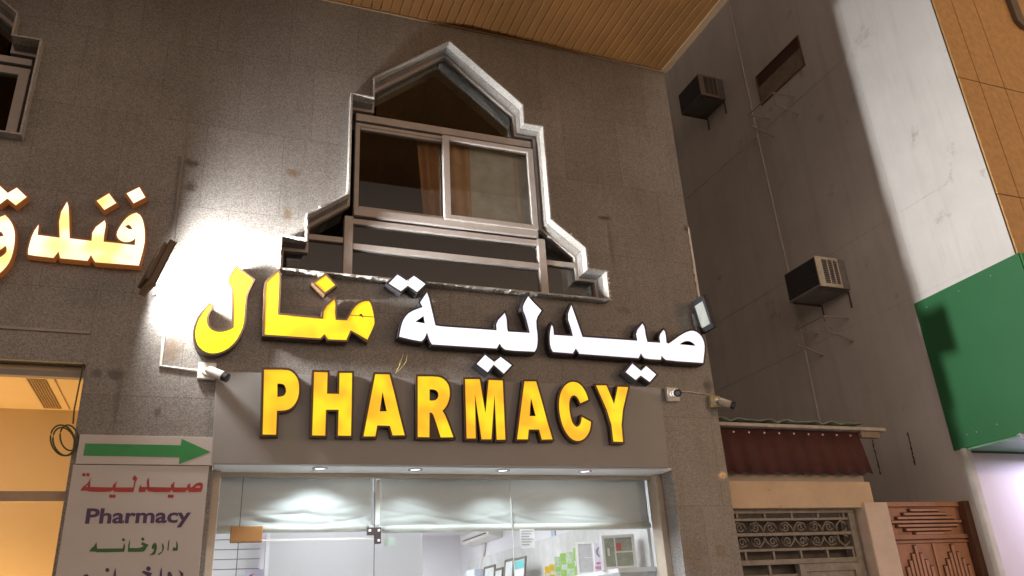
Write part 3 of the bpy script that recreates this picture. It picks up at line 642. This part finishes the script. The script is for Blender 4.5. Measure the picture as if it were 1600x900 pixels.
def disc(x, y, r): return [(x + r*math.cos(i*math.pi/5), y + r*math.sin(i*math.pi/5)) for i in range(10)]
printed('red_lettering', [[[(848,458),(855,560),(1090,565),(1085,540),(1128,500),(1120,540),(1125,565),(1265,565),(1260,545),(1298,515),(1295,560),(1310,565),(1360,520),(1400,508),(1430,520),(1435,550),(1415,612),(1285,615),(1265,590),(1240,615),(1110,615),(1095,590),(1070,615),(850,615),(820,580),(805,615),(738,615),(740,570),(765,528),(765,560),(830,560),(825,490)], [(1345,565),(1375,545),(1410,550),(1400,570)]],
    [[(215,460),(215,560),(455,565),(460,535),(505,500),(490,545),(490,565),(680,565),(690,490),(668,470),(695,430),(725,468),(705,500),(695,560),(680,615),(480,617),(455,595),(430,615),(205,612),(185,600),(110,600),(130,560),(190,520)], [(185,535),(190,560),(165,560)]]]
    + [[disc(x, y, 20)] for x, y in ((145,427),(190,427),(437,660),(470,660),(1070,660),(1100,660))], mat('red_vinyl', (.36, .03, .025), .45), SY2, J)
M_purple = mat('purple_vinyl', (.060, .030, .11), .45)
a, b = fxz([(285, 248), (1380, 248)], SY2, *K)
tx = flat_text('Pharmacy', 1.0, M_purple, ds, 'purple_word', Matrix.Identity(4), .001, .026, .0)
xs_ = [v.co.x for v in tx.data.vertices]; hcap = max(v.co.y for v in tx.data.vertices)
ztop, zbase = fxz([(300, 95)], SY2, *K)[0][1], fxz([(300, 250)], SY2, *K)[0][1]
sx = (b[0] - a[0]) / (max(xs_) - min(xs_)); szz = (ztop - zbase) / hcap
tx.data.transform(Matrix.Translation((a[0] - min(xs_) * sx, SY2 + .001, zbase)) @ Matrix.Diagonal((sx, 1, szz, 1)) @ RX)
tx.matrix_parent_inverse = world_of(ds).inverted()
printed('green_lettering', [[[(1235,430),(1255,470),(1250,535),(1195,538),(1205,500),(1232,508),(1237,480)]], [[(1165,420),(1155,535),(1143,535),(1153,430)]], [[(1095,455),(1112,500),(1095,550),(1060,580),(1040,575),(1085,545),(1092,510),(1085,480)]],
    [[(1015,450),(1035,475),(1035,520),(1010,575),(950,585),(995,555),(1008,520),(980,515),(985,475)]], [[(755,420),(750,508),(850,510),(895,490),(870,470),(880,445),(950,475),(930,500),(905,540),(885,548),(730,548),(738,460)]], [disc(888, 415, 17)],
    [[(695,455),(705,490),(695,548),(410,555),(395,545),(330,545),(350,510),(380,490),(405,445),(412,515),(680,512),(685,480)]], [disc(686, 422, 17)]], mat('green_ink', (.03, .12, .02), .5), SY2, K)
printed('purple_lettering', [[[(1260,735),(1310,770),(1305,850),(1230,852),(1240,820),(1280,815),(1283,785)]], [[(1165,750),(1195,780),(1195,840),(1150,900),(1110,905),(1160,845),(1145,820),(1145,770)]], [[(1085,710),(1090,855),(1058,855),(1065,750)]],
    [[(875,760),(895,745),(985,770),(940,850),(910,862),(730,862),(735,815),(900,815),(930,795)]], [disc(946, 724, 25)], [[(605,715),(612,862),(250,868),(240,845),(280,785),(310,780),(335,815),(580,815),(585,760)]], [disc(518, 738, 22)]], M_purple, SY2, K)

# ------------------------------------------------------------------ floodlights
M_house = mat('black_lamp_housing', (.028, .028, .032), .45, .4); M_house2 = mat('brown_lamp_housing', (.12, .085, .06), .45, .3)
def floodlight(label, loc, face, tilt, lens_m, house, yaw=0):
    """face = +1 faces right along the wall, -1 faces left; tilt leans the lens downwards"""
    t = thing('floodlight', label, 'floodlight', loc, 'floodlights at the two ends of the pharmacy sign')
    Rm = Matrix.Rotation(yaw, 4, 'Z') @ Matrix.Rotation(tilt * face, 4, 'Y') @ (Matrix.Identity(4) if face > 0 else Matrix.Rotation(math.pi, 4, 'Z'))
    MB().box(-.045, .0, -.13, .13, -.21, .21).xf(Rm).build('housing', house, t, .008, False, True)
    mb = MB()
    for k in range(7): mb.box(-.072, -.046, -.115 + k*.036, -.109 + k*.036, -.17, .17)
    mb.xf(Rm).build('cooling_fins', house, t, 0, False, True)
    MB().prism([[(-.13, -.21), (.13, -.21), (.13, .21), (-.13, .21)], [(-.088, -.145), (.088, -.145), (.088, .145), (-.088, .145)]], .001, .010, lambda a, b, d: (d, a, b)).xf(Rm).build('bezel', house, t, .003, False, True)
    MB().box(.001, .004, -.087, .087, -.144, .144).xf(Rm).build('lens', lens_m, t, 0, False, True)
    mb = MB(); w = -loc[1]
    mb.box(-.05, .01, w - .012, w - .002, -.10, .06); mb.box(-.035, -.02, .132, w - .012, -.10, -.07); mb.box(-.035, -.02, .132, .138, -.16, .02)
    mb.build('bracket', M_steel, t, 0, False, True)
    if face < 0: t.scale = (.85, .85, .85)
    return t, Rm
FL = Vector((-.465, -.32, 4.29)); TI = R_(17)
_, Rm = floodlight('lit floodlight blazing at the left end of the pharmacy sign', FL, 1, TI, emit('flood_glass', (1, 1, .97), 6), M_house2, R_(18))
L = bpy.data.lights.new('flood_lamp', 'AREA'); L.shape = 'RECTANGLE'; L.size = .17; L.size_y = .28; L.energy = FLOOD_W; L.color = (1, .97, .92); L.spread = R_(180)
lo = bpy.data.objects.new('flood_lamp', L); COL.objects.link(lo)
ax = Vector((1, .40, -.08)).normalized()
zc = -ax; yc = Vector((0, 0, 1)); xc = yc.cross(zc).normalized(); yc = zc.cross(xc)
lo.matrix_world = Matrix.Translation(FL + Rm.to_3x3() @ Vector((.03, 0, 0))) @ Matrix((xc, yc, zc)).transposed().to_4x4()
for nm, W, spr, ax in (('flood_lobe', LOBE_W, 140, Vector((1, -.14, .42))), ('flood_beam', BEAM_W, 74, Vector((1, -.16, .20)))):   # the reflector's wide lobe and main beam
    L = bpy.data.lights.new(nm, 'AREA'); L.shape = 'RECTANGLE'; L.size = .17; L.size_y = .28; L.energy = W; L.color = (1, .99, .97); L.spread = R_(spr)
    lo = bpy.data.objects.new(nm, L); COL.objects.link(lo); ax.normalize()
    zc = -ax; yc = Vector((0, 0, 1)); xc = yc.cross(zc).normalized(); yc = zc.cross(xc)
    lo.matrix_world = Matrix.Translation(FL + Rm.to_3x3() @ Vector((.05, 0, 0))) @ Matrix((xc, yc, zc)).transposed().to_4x4()
floodlight('unlit black floodlight with a pale lens at the right corner of the facade', (4.62, -.145, 4.40), -1, R_(11), mat('pale_lens', (.30, .32, .30), .3), M_house)

# trunking, conduit, wires
def fp(x, y, Y): p = fac(x, y, Y); return (p.x, p.y, p.z)
tag(MB().tube([fp(259, 496, -.012), fp(251, 572, -.012), fp(312, 580, -.012)], .013, 8).build('conduit', M_plastic), 'thin white L shaped conduit running to the left camera', 'conduit')
tag(MB().bar((-.418, 4.62), (-.418, 5.52), .022, -.03, -.002).build('cable_trunking', mat('dull_trunking', (.22, .2, .18), .6)), 'narrow dull upright trunking above the lit floodlight', 'trunking')
mb = MB().tube([fp(131, 568, -.03), fp(124, 600, -.03), fp(116, 640, -.03), fp(114, 662, -.03)], .006, 6)
for (cx_, cy_, ax_, ay_, ph) in ((98, 688, 19, 24, .5), (108, 684, 14, 20, .35), (100, 690, 17, 22, .6)):
    mb.tube([fp(cx_ + ax_*math.cos(t) + 6*math.sin(t)*ph, cy_ + ay_*math.sin(t), -.03 - .004*math.sin(3*t)) for t in [i*2*math.pi/24 for i in range(25)]], .006, 6)
tag(mb.build('cable_coil', mat('dark_green_cable', (.055, .075, .03), .5), None, 0, True), 'dark green cable hanging in a coil beside the orange doorway', 'cable')
tag(MB().tube([fp(618, 583, -.06), fp(624, 572, -.07), fp(628, 560, -.05), fp(629, 553, -.03)], .0035, 6).tube([fp(618, 583, -.06), fp(628, 574, -.08), fp(635, 565, -.05), fp(636, 553, -.03)], .003, 6).build('loose_wires', mat('yellow_wire', (.45, .35, .12), .5), None, 0, True), 'two loose yellow wire ends poking up behind the letter A', 'wire')
tag(MB().tube([fp(1056, 611, -.012), fp(1080, 612.5, -.012), fp(1108, 617, -.012)], .005, 6).build('thin_cable', M_plastic, None, 0, True), 'thin pale cable between the two cameras on the right', 'cable')

# ------------------------------------------------------------------ security cameras
def bullet(label, px, py, size, aim, body_m, box_m, length=.17):
    p = fac(px, py); t = thing('security_camera', label, 'security camera', (p.x, 0, p.z), 'security cameras on the facade')
    MB().box(-size/2, size/2, -.05, -.002, -size/2, size/2).build('back_box', box_m, t, .006, False, True)
    d = Vector(aim).normalized(); o = Vector((0, -.052, 0))
    MB().tube([(0, -.05, 0), (0, -.062, 0)], [.042, .036], 18).build('mount_plate', body_m, t, 0, False, True)
    MB().tube([o, o + Vector((0, -.03, 0)), o + Vector((0, -.03, 0)) + d * .05], .016, 10).build('arm', body_m, t, 0, True, True)
    a = o + Vector((0, -.032, 0)) + d * .02
    MB().tube([a, a + d * length * .75], .036, 18).build('body', body_m, t, .004, False, True)
    MB().tube([a + d * length * .75, a + d * length], .037, 18).build('lens_hood', M_black, t, 0, False, True)
    MB().tube([a + d * (length + .001), a + d * (length + .004)], .022, 14).build('lens', mat('camera_lens', (.10, .10, .14), .1), t, 0, False, True)
    return t
bullet('white bullet camera on a square box at the left end of the grey panel', 323, 582, .135, (.80, -.35, -.42), M_plastic, M_plastic)
bullet('white camera on a square box pointing straight out, right of the grey panel', 1048, 618, .135, (-.35, -.9, -.25), M_plastic, M_plastic, .10)
bullet('cream camera on a yellowed box pointing right at the facade corner', 1114, 629, .115, (.72, -.55, -.45), mat('cream_plastic', (.50, .46, .38), .5), mat('yellowed_plastic', (.42, .34, .16), .5), .15)
# pale paint patches on the granite beside the shop
M_glue = mat('glue_residue', (.27, .235, .19), .8, 0, .2, 30)
for (x0, y0, x1, y1, lab) in ((1066, 845, 1097, 872, 'largest pale sticker mark on the granite pier, nearest the shop'), (1082, 876, 1100, 890, 'small pale sticker mark below the largest one on the granite pier'), (1118, 852, 1134, 870, 'faint sticker mark at the right side of the granite pier')):
    a, b = fac(x0, y0), fac(x1, y1); rr = .02
    P = [(a.x + rr, b.z), (b.x - rr, b.z), (b.x, b.z + rr), (b.x, a.z - rr), (b.x - rr, a.z), (a.x + rr, a.z), (a.x, a.z - rr), (a.x, b.z + rr)]
    tag(MB().prism([P], -.003, -.0008).build('sticker', M_glue), lab, 'sticker', 'sticker marks on the granite pier')

# ------------------------------------------------------------------ neighbour building on the right
XW, YF, ZU = 8.0, -1.2, 3.15
M_plaster = mat('white_rendered_wall', (.70, .68, .66), .8, 0, .07, 1.3, .25, 30, .3, ((.40, .37, .33), 1.7, .62), (.90, .88, .86))
nb = thing('neighbour_building', 'white rendered building with ochre tiled front overhanging the alley', 'building', (12, 4, 0))
mb = MB().box(XW, XW + .3, .10, 16, 0, 14).box(XW, 16, YF, .098, ZU, 14)
for z in (wal(1317, 385).z, wal(1200, 572).z, wal(1242, 160).z):
    mb.box(XW - .007, XW + .01, YF + .9 if z > 8 else YF + .55, 6, z - .006, z + .006)
mb.build('alley_wall', M_plaster, nb)
M_crack = mat('damp_mark', (.10, .075, .065), .9, 0, .3, 30)
for (p_, q_) in (((1362, 684), (1376, 741)), ((1418, 676), (1430, 727))):
    a, b = wal(*p_), wal(*q_); nn = 12; pts = [(XW + .001, a.y + (b.y - a.y) * i / nn + random.uniform(-.006, .006), a.z + (b.z - a.z) * i / nn) for i in range(nn + 1)]
    MB().tube(pts, [random.uniform(.007, .014) for _ in pts], 5).build('damp_streak', M_crack, nb)
M_ochre = mat('ochre_stone_tiles', (.56, .33, .125), .6, 0, .14, 14, .2, 40)
mb = MB()
zr = [ZU + 1.83, 5.72, 7.312, 8.91, 10.5, 12.1, 14]
xr = [8.004, 8.345, 8.772, 9.9, 11.2, 12.5, 14.3, 16]
for i in range(len(zr) - 1):
    for j in range(len(xr) - 1):
        mb.box(xr[j] + .006, xr[j+1] - .006, YF - .03, YF - .002, zr[i] + .006, zr[i+1] - .006)
mb.build('tile_cladding', M_ochre, nb)
MB().box(8.001, 16, YF - .012, YF - .001, ZU + 1.83, 14).build('tile_joint', mat('dark_joint', (.06, .035, .02), .8), nb)
wd = MB().prism([[(9.42, 8.5), (9.50, 8.41), (10.4, 8.41), (10.48, 8.5), (10.48, 10.2), (9.42, 10.2)], [(9.56, 8.55), (10.34, 8.55), (10.34, 10.1), (9.56, 10.1)]], YF - .09, YF - .031).build('window', mat('dark_window_surround', (.16, .13, .10), .6), nb)
MB().box(9.56, 10.34, YF - .05, YF - .035, 8.55, 10.1).build('pane', M_ochre, wd)
# ground floor shop
mb = MB().box(XW + .06, 16, .085, .16, 0, ZU - .002)
M_lil = mat('white_shop_panel', (.72, .70, .78), .45, 0, .04, 3)
mb.build('shop_wall', M_lil, nb)
MB().prism([[(XW - .03, .03), (XW + .06, .03), (XW + .06, .098), (XW - .03, .098)]], 0, ZU - .004, lambda a, b, d: (a, b, d)).build('corner_post', mat('pale_corner_post', (.62, .62, .58), .6, 0, .1, 8), nb, .01)
gs = thing('shop_sign', 'big plain green sign panel wrapping the foot of the white wall', 'sign', (XW, -.5, ZU))
gz0, gz1 = wal(1430, 475).z, wal(1586, 399).z
MB().prism([[(.188, ZU - .01), (.188, gz0), (YF - .05, gz1 + .003), (YF - .05, ZU - .01)]], XW - .022, XW - .002, lambda a, b, d: (d, a, b)).build('side_panel', mat('green_sign_sheet', (.026, .155, .055), .5, 0, .05, 2), gs)
for (px, py) in ((1513, 679), (1528, 675), (1560, 663), (1450, 480), (1500, 455), (1550, 431)):
    q = wal(px, py); MB().tube([(XW - .021, q.y, q.z), (XW - .025, q.y, q.z)], .007, 8).build('screw', M_steel, gs)
MB().box(XW - .002, 16, YF - .07, YF - .003, ZU - .01, gz1).build('front_panel', mat('green_front_sheet', (.03, .20, .05), .5), gs)
MB().box(XW - .001, 16, YF - .002, .06, ZU - .034, ZU - .012).build('underside_panel', mat('pale_green_sheet', (.17, .36, .23), .4), gs)
MB().box(XW + .01, 16, .061, .084, ZU - .05, ZU - .012).build('back_edge', mat('dark_green_edge', (.02, .05, .02), .5), gs)
def hz(pts, Z):
    out = []
    for x, y in pts:
        d = ray(1480 + x / 7.5, 640 + y / 7.5); p = d * ((Z - CAM_H) / d.z); out.append((p.x, p.y - CAM_D))
    return out
mb = MB()
for Lp in ([(810,300),(850,275),(900,290),(1000,280),(1100,290),(1100,320),(950,318),(905,345),(870,350),(850,300)], [(880,355),(920,365),(1100,365),(1100,385),(900,380),(870,362)]):
    mb.prism([hz(Lp, ZU - .036)], ZU - .037, ZU - .035, lambda a, b, d: (a, b, d))
mb.build('lettering', M_white, gs)
tb = thing('tube_light', 'lilac tube light under the green overhang, outside the right edge', 'light', (10.5, -.45, 3.08))
MB().tube([(9.2, -.45, 3.07), (11.8, -.45, 3.07)], .02, 10).build('tube', emit('lilac_tube', (.85, .75, 1.0), 5), tb)
L = bpy.data.lights.new('tube_lamp', 'AREA'); L.shape = 'RECTANGLE'; L.size = 2.6; L.size_y = .05; L.energy = NEIGH_W; L.color = (.80, .72, 1.0)
lo = bpy.data.objects.new('tube_lamp', L); COL.objects.link(lo); lo.location = (10.2, -.45, 3.03)
# hatch, pipe, air conditioners, brackets on the alley wall
hp_ = [wal(*q) for q in ((1183, 119), (1247, 60), (1255, 105), (1190, 150))]
ht = thing('wall_hatch', 'boarded up brown opening high on the alley wall', 'hatch', (XW, 1.5, 9.3))
hy0, hy1, hz0, hz1 = .97, 2.0, 9.19, 9.72
MB().prism([[(hy0 - .02, hz0 - .02), (hy1 + .02, hz0 - .02), (hy1 + .02, hz1 + .02), (hy0 - .02, hz1 + .02)], [(hy0, hz0), (hy1, hz0), (hy1, hz1), (hy0, hz1)]], XW - .02, XW - .001, lambda a, b, d: (d, a, b)).build('frame', mat('brown_hatch_frame', (.20, .13, .09), .7), ht)
MB().box(XW - .006, XW - .001, hy0, hy1, hz0, hz1 - .2).build('board', mat('old_board', (.30, .24, .18), .8, 0, .25, 6), ht)
MB().box(XW - .004, XW - .001, hy0, hy1, hz1 - .2, hz1).build('gap', mat('dark_red_gap', (.10, .05, .035), .8), ht)
tag(MB().tube([(XW - .012, 2.28, 11.5), (XW - .012, 2.25, 8.5), (XW - .012, 2.2, 6.4), (XW - .012, 2.2, .0)], .010, 8).build('drain_pipe', M_plaster, None, 0, True), 'thin pale pipe running down the alley wall past the brackets', 'pipe')
def ac_unit(label, y0, z0, body, face):
    t = thing('window_air_conditioner', label, 'air conditioner', (XW, y0, z0), 'air conditioners on the alley wall'); w, d, h = .65, .52, .44
    MB().box(-d, -.002, .012, w, 0, h).build('case', body, t, .012, False, True)
    MB().prism([[(-d, 0), (-.14, 0), (-.14, h), (-d, h)], [(-d + .10, .05), (-.16, .05), (-.16, h - .035), (-d + .10, h - .035)]], .0, .0115).build('side_panel', face, t, 0, False, True)
    mb = MB()
    for k in (0, 1): mb.box(-d + .19 + k*.09, -d + .205 + k*.09, -.001, .011, .05, h - .035)
    mb.build('louvre_post', face, t, 0, False, True)
    mb = MB()
    for k in range(12): mb.box(-d + .10, -.16, .004, .010, .058 + k*.029, .066 + k*.029)
    mb.build('louvre', mat('dark_louvre', (.10, .085, .07), .6), t, 0, False, True)
    MB().prism([[(.02, .03), (w - .02, .03), (w - .02, h - .02), (.02, h - .02)]], -d - .004, -d - .0005, lambda a, b, q: (q, a, b)).build('coil_grille', mat('dark_coil', (.045, .045, .055), .6, .2, .4, 25), t, 0, False, True)
    mb = MB(); mb.tube([(-d + .02, .06, -.02), (-.01, .06, -.02), (-.01, .06, -.25)], .014, 6); mb.tube([(-d + .02, w - .06, -.02), (-.01, w - .06, -.02), (-.01, w - .06, -.25)], .014, 6)
    mb.build('support', mat('rusty_bracket', (.10, .07, .05), .7), t, 0, False, True)
    return t
ac_unit('cream sided box air conditioner over the lower pair of brackets', 1.10, 5.53, mat('grey_ac_case', (.30, .28, .27), .6, 0, .15, 9), mat('cream_ac_panel', (.80, .70, .54), .6, 0, .1, 8))
ac_unit('dim dark box air conditioner high up near the soffit corner', 2.83, 9.87, mat('dark_ac_case', (.16, .15, .15), .6), mat('brown_ac_panel', (.26, .2, .15), .6))
def brackets(label, y0, z0):
    t = thing('empty_bracket', label, 'bracket', (XW, y0, z0), 'empty air conditioner brackets on the alley wall')
    m = mat('pale_bracket_tube', (.50, .45, .38), .5, .3)
    for yy in (0, .60):
        MB().tube([(0, yy, 0), (-.42, yy, -.01), (-.42, yy, -.21), (-.01, yy, -.33)], .014, 8).build('support', m, t, 0, False, True)
    MB().tube([(-.42, .0, .0), (-.42, .60, .0)], .010, 8).build('cross_bar', m, t, 0, False, True)
    return t
b1 = brackets('pale empty bracket pair below the boarded hatch', 1.30, 8.83)
copy_tree(b1, 'pale empty bracket pair below the cream sided air conditioner', (XW, 1.27, 5.17))

# ------------------------------------------------------------------ alley gate, awning, door
YG = .25
M_cream = mat('stained_cream_plaster', (.68, .53, .37), .85, 0, .12, 3, .3, 40, .3, ((.22, .13, .06), 9, .64))
al = thing('gate_wall', 'stained cream plaster lintel and pier closing the alley', 'wall', (5.9, YG, 0))
MB().box(XC + .002, 6.70, YG, YG + .2, 2.53, 2.795).build('lintel', M_cream, al)
MB().box(XC + .002, 6.66, YG + .03, YG + .2, 2.796, 2.95).build('lintel_top', mat('grey_plaster', (.46, .40, .34), .85, 0, .1, 5), al)
MB().box(6.53, 6.85, YG - .03, YG + .3, 0, 2.58).build('pier', mat('cream_pier', (.72, .60, .50), .85, 0, .08, 6, .3, 40), al, .012)
aw = thing('awning', 'dark red corrugated awning with a pale top flashing over the gate', 'awning', (5.8, YG, 2.85))
n = 220; x0, x1 = XC + .03, 6.72
def aw_x(i): return x0 + (x1 - x0) * i / n
vs, fs = [], []
for i in range(n + 1):
    X = aw_x(i); ph = math.sin((X - x0) / .196 * 2*math.pi)
    for (zz, yy) in ((2.868, YG - .06), (3.34, YG + .03)):
        vs += [(X, yy - .006 * ph, zz - (.017 * ph if zz < 3 else 0)), (X, yy - .006 * ph + .006, zz - (.017 * ph if zz < 3 else 0))]
for i in range(n):
    a = i*4; b = a + 4; fs += [(a, b, b+2, a+2), (a+1, b+1, b+3, a+3), (a, b, b+1, a+1), (a+2, b+2, b+3, a+3)]
MB().add(vs, fs).build('sheet', mat('maroon_sheet', (.085, .026, .022), .8, 0, .2, 4), aw, 0, True)
mb = MB()
for k in range(10): xk = x0 + .1 + k * .19; mb.tube([(xk, YG - .012, 3.29), (xk, YG - .028, 3.288)], .010, 8)
mb.build('screws', M_steel, aw)
MB().box(x0 - .02, 7.06, YG - .05, YG + .06, 3.345, 3.385).build('flashing', mat('dirty_white_flashing', (.50, .46, .42), .6, 0, .2, 12), aw, .01)
MB().box(6.72, 6.98, YG - .02, YG + .04, 3.275, 3.342).build('timber_end', mat('dull_timber', (.30, .24, .18), .8), aw)
vs, fs = [], []
for i in range(161):
    X = x0 + (6.75 - x0) * i / 160; zz = 3.415 + .022 * abs(math.sin((X - x0) / .29 * math.pi)) + .008 * math.sin(X * 31)
    vs += [(X, YG - .03, zz), (X, YG + .9, zz + .03), (X, YG - .03, zz - .012), (X, YG + .9, zz + .018)]
for i in range(160):
    a = i*4; b = a + 4; fs += [(a, b, b+1, a+1), (a+2, b+2, b+3, a+3), (a, b, b+2, a+2), (a+1, b+1, b+3, a+3)]
tag(MB().add(vs, fs).build('roof_sheet', mat('green_fibre_sheet', (.22, .29, .25), .6, 0, .35, 8), None, 0, True), 'wavy green fibre sheet edge lying on top of the red awning', 'roof sheet')
# gate
gt = thing('metal_gate', 'grey metal gate with scrollwork under the cream lintel', 'gate', (5.6, YG + .2, 0))
M_gate = mat('dull_grey_gate_paint', (.25, .23, .205), .55, .1, .25, 14)
gx0, gx1 = XC + .01, 6.49; gy0, gy1 = YG + .10, YG + .14
def gz(y): return fac(1250, y, gy0).z
zt_, zb1, zs1, zm, zs2, zth, ztl = 2.529, gz(802), gz(811), gz(834), gz(858), gz(873), gz(881)
mb = MB().box(gx0, gx1, gy0 - .01, gy1 + .01, zb1, zt_).box(gx1 - .09, gx1, gy0 - .01, gy1 + .01, 0.1, zb1 - .001).box(gx0, gx0 + .07, gy0 - .01, gy1 + .01, .1, zb1 - .001)
for z in (zs1, zs2): mb.box(gx0 + .07, gx1 - .09, gy0, gy1, z - .013, z + .013)
mb.box(gx0 + .07, gx1 - .09, gy0 - .004, gy1 + .004, zm - .016, zm + .016)
mb.box(gx0 + .07, gx1 - .09, gy0 - .012, gy1 + .012, ztl, zth)
for k in range(5):
    xk = gx0 + .27 + k * .335
    mb.box(xk, xk + .025, gy0 + .003, gy1 - .003, zs1 + .013, zb1); mb.box(xk + .03, xk + .055, gy0 + .003, gy1 - .003, zth, zs2 - .013)
    if xk < gx0 + .9: mb.box(xk - .05, xk - .02, gy0 + .003, gy1 - .003, gz(896), ztl)
mb.box(gx0 + .07, gx0 + .9, gy0, gy1, gz(900), gz(896))
mb.box(gx0 + .90, gx1 - .095, gy0 - .02, gy1, .15, ztl - .002)
mb.build('frame', M_gate, gt, .003)
zl = ztl - .01
MB().prism([[(gx0 + .90, .15), (gx1 - .095, .15), (gx1 - .095, zl), (gx0 + .90, zl)], [(gx0 + .98, .22), (gx1 - .17, .22), (gx1 - .17, zl - .07), (gx0 + .98, zl - .07)]], gy0 - .035, gy0 - .021).build('leaf_frame', M_gate, gt, .003)
MB().box(gx0 + .07, gx1 - .09, gy1 + .08, gy1 + .09, .1, 2.44).build('backing_sheet', mat('dark_backing', (.12, .105, .09), .8), gt)
mb = MB()
def spiral(cx_, cz_, r, turns, a0, sgn):
    return [(cx_ + r*(1 - .8*k/30)*math.cos(a0 + sgn*turns*2*math.pi*k/30), gy0 + .02, cz_ + r*(1 - .8*k/30)*math.sin(a0 + sgn*turns*2*math.pi*k/30)) for k in range(31)]
hh = zm - zs2 - .02
for k in range(7):
    xk = gx0 + .30 + k * .185
    for sg in (1, -1):
        cz_ = zm + sg * hh * .55
        mb.tube(spiral(xk, cz_, hh * .34, 1.2, R_(200 if k % 2 else -20), sg * (1 if k % 2 else -1)), .0085, 6)
        P0 = [(xk - .095, zm + sg*.012), (xk - .075, zm + sg*hh*.55), (xk - .02, zm + sg*hh*.93), (xk + .05, zm + sg*hh*.80), (xk + .075, zm + sg*hh*.42), (xk + .05, zm + sg*hh*.2)]
        if k % 2: P0 = [(2*xk - a_, b_) for a_, b_ in P0]
        mb.tube([(a_, gy0 + .02, b_) for a_, b_ in P0], .0085, 6)
mb.build('scrollwork', M_gate, gt, 0, True)
for xk in (gx0 + .13, gx1 - .19):
    mb = MB()
    for sg in (1, -1):
        mb.tube([(xk - .07, gy0 + .02, zm), (xk - .06, gy0 + .02, zm + sg*.08), (xk + .0, gy0 + .02, zm + sg*hh), (xk + .07, gy0 + .02, zm + sg*hh*.7), (xk + .06, gy0 + .02, zm + sg*hh*.25), (xk, gy0 + .02, zm + sg*.01)], .012, 6)
    mb.build('leaf_ornament', M_gate, gt, 0, True)
# carved wooden door
dr = thing('wooden_door', 'carved reddish brown wooden double door between the cream pier and the white corner post', 'door', (7.4, YG, .12))
M_wood = mat('red_brown_wood', (.38, .18, .105), .5, 0, .2, 6); M_wood3 = mat('groove_wood', (.05, .02, .012), .7); M_wood2 = mat('dark_wood', (.13, .055, .03), .55, 0, .2, 6)
dx0, dx1 = 6.852, 7.93
mb = MB().box(dx0, dx1 - .02, YG + .03, YG + .075, .12, 2.585)
mb.box(dx0, dx1 - .025, YG, YG + .029, 2.535, 2.585); mb.box(dx0, dx1 - .01, YG - .005, YG + .029, 2.195, 2.24)
mb.box(dx0, dx1 - .01, YG + .005, YG + .029, 2.155, 2.18)
mb.build('frame', M_wood, dr, .004)
MB().box(dx1 - .019, 7.995, YG - .06, YG + .07, .12, 2.585).build('jamb', M_wood2, dr)
cxm = (dx0 + dx1) / 2 - .01
mb = MB()
for k, hw in enumerate((.20, .30, .40, .50, .42, .32, .20)):
    zc_ = 2.497 - k * .0405; cc = cxm + (.0)
    mb.box(cc - hw, cc + hw, YG - .004, YG + .032, zc_ - .0125, zc_ + .0125)
mb.build('carved_panel', mat('light_red_wood', (.46, .235, .15), .45, 0, .15, 8), dr, .003)
mb = MB()
for k, hw in enumerate((.20, .30, .40, .50, .42, .32, .20)):
    zc_ = 2.497 - k * .0405; mb.box(cxm - hw - .02, cxm + hw + .02, YG + .018, YG + .031, zc_ - .0202, zc_ + .0202)
mb.build('carved_groove', M_wood3, dr)
for sgn in (-1, 1):
    lc = cxm + sgn * .262
    lf = MB().box(lc - .245, lc + .245, YG + .008, YG + .03, .13, 2.15).build('door_leaf', M_wood, dr, .003)
    mb = MB(); gb_ = MB()
    for k in range(7):
        hgt = 2.13 if k == 3 else 2.115 - abs(k - 3) * .066
        xx = lc + (k - 3) * .055
        mb.box(xx - .018, xx + .018, YG - .012, YG + .0079, .4, hgt); gb_.box(xx - .027, xx + .027, YG + .002, YG + .0078, .39, hgt + .012)
    mb.build('carved_strips', bpy.data.materials['light_red_wood'], lf, .002); gb_.build('carved_groove', M_wood3, lf)
mb = MB().box(cxm - .014, cxm + .014, YG - .006, YG + .0079, .13, 2.15); mb.build('centre_strip', bpy.data.materials['light_red_wood'], dr)

# ------------------------------------------------------------------ street lamp across the road (its glint shows on the granite)
g = fac(1128, 743); d = ray(1128, 743); t_ = 11.5 / d.y
LP = Vector((g.x + d.x * t_, -11.5, g.z + d.z * t_))
sl = thing('street_lamp', 'tall grey street lamp with a warm globe across the road, behind the viewer', 'street lamp', (LP.x, LP.y, 0))
MB().tube([(0, 0, 0), (0, 0, 1), (0, 0, LP.z - .2)], [.09, .07, .045], 14).build('pole', mat('dark_pole_paint', (.03, .03, .03), .6), sl, 0, True, True)
MB().tube([(0, 0, 0), (0, 0, .12)], .16, 16).build('base', M_steel, sl, 0, False, True)
bm = bmesh.new(); bmesh.ops.create_uvsphere(bm, u_segments=20, v_segments=12, radius=.10); me = bpy.data.meshes.new('globe'); bm.to_mesh(me); bm.free()
gl = bpy.data.objects.new('globe', me); COL.objects.link(gl); gl.parent = sl; gl.location = (0, 0, LP.z); me.materials.append(emit('sodium_globe', (1, .55, .2), 14))
L = bpy.data.lights.new('street_bulb', 'POINT'); L.energy = STREET_W; L.color = (1, .60, .26); L.shadow_soft_size = .08
lo = bpy.data.objects.new('street_bulb', L); COL.objects.link(lo); lo.location = LP + Vector((0, .5, .0))
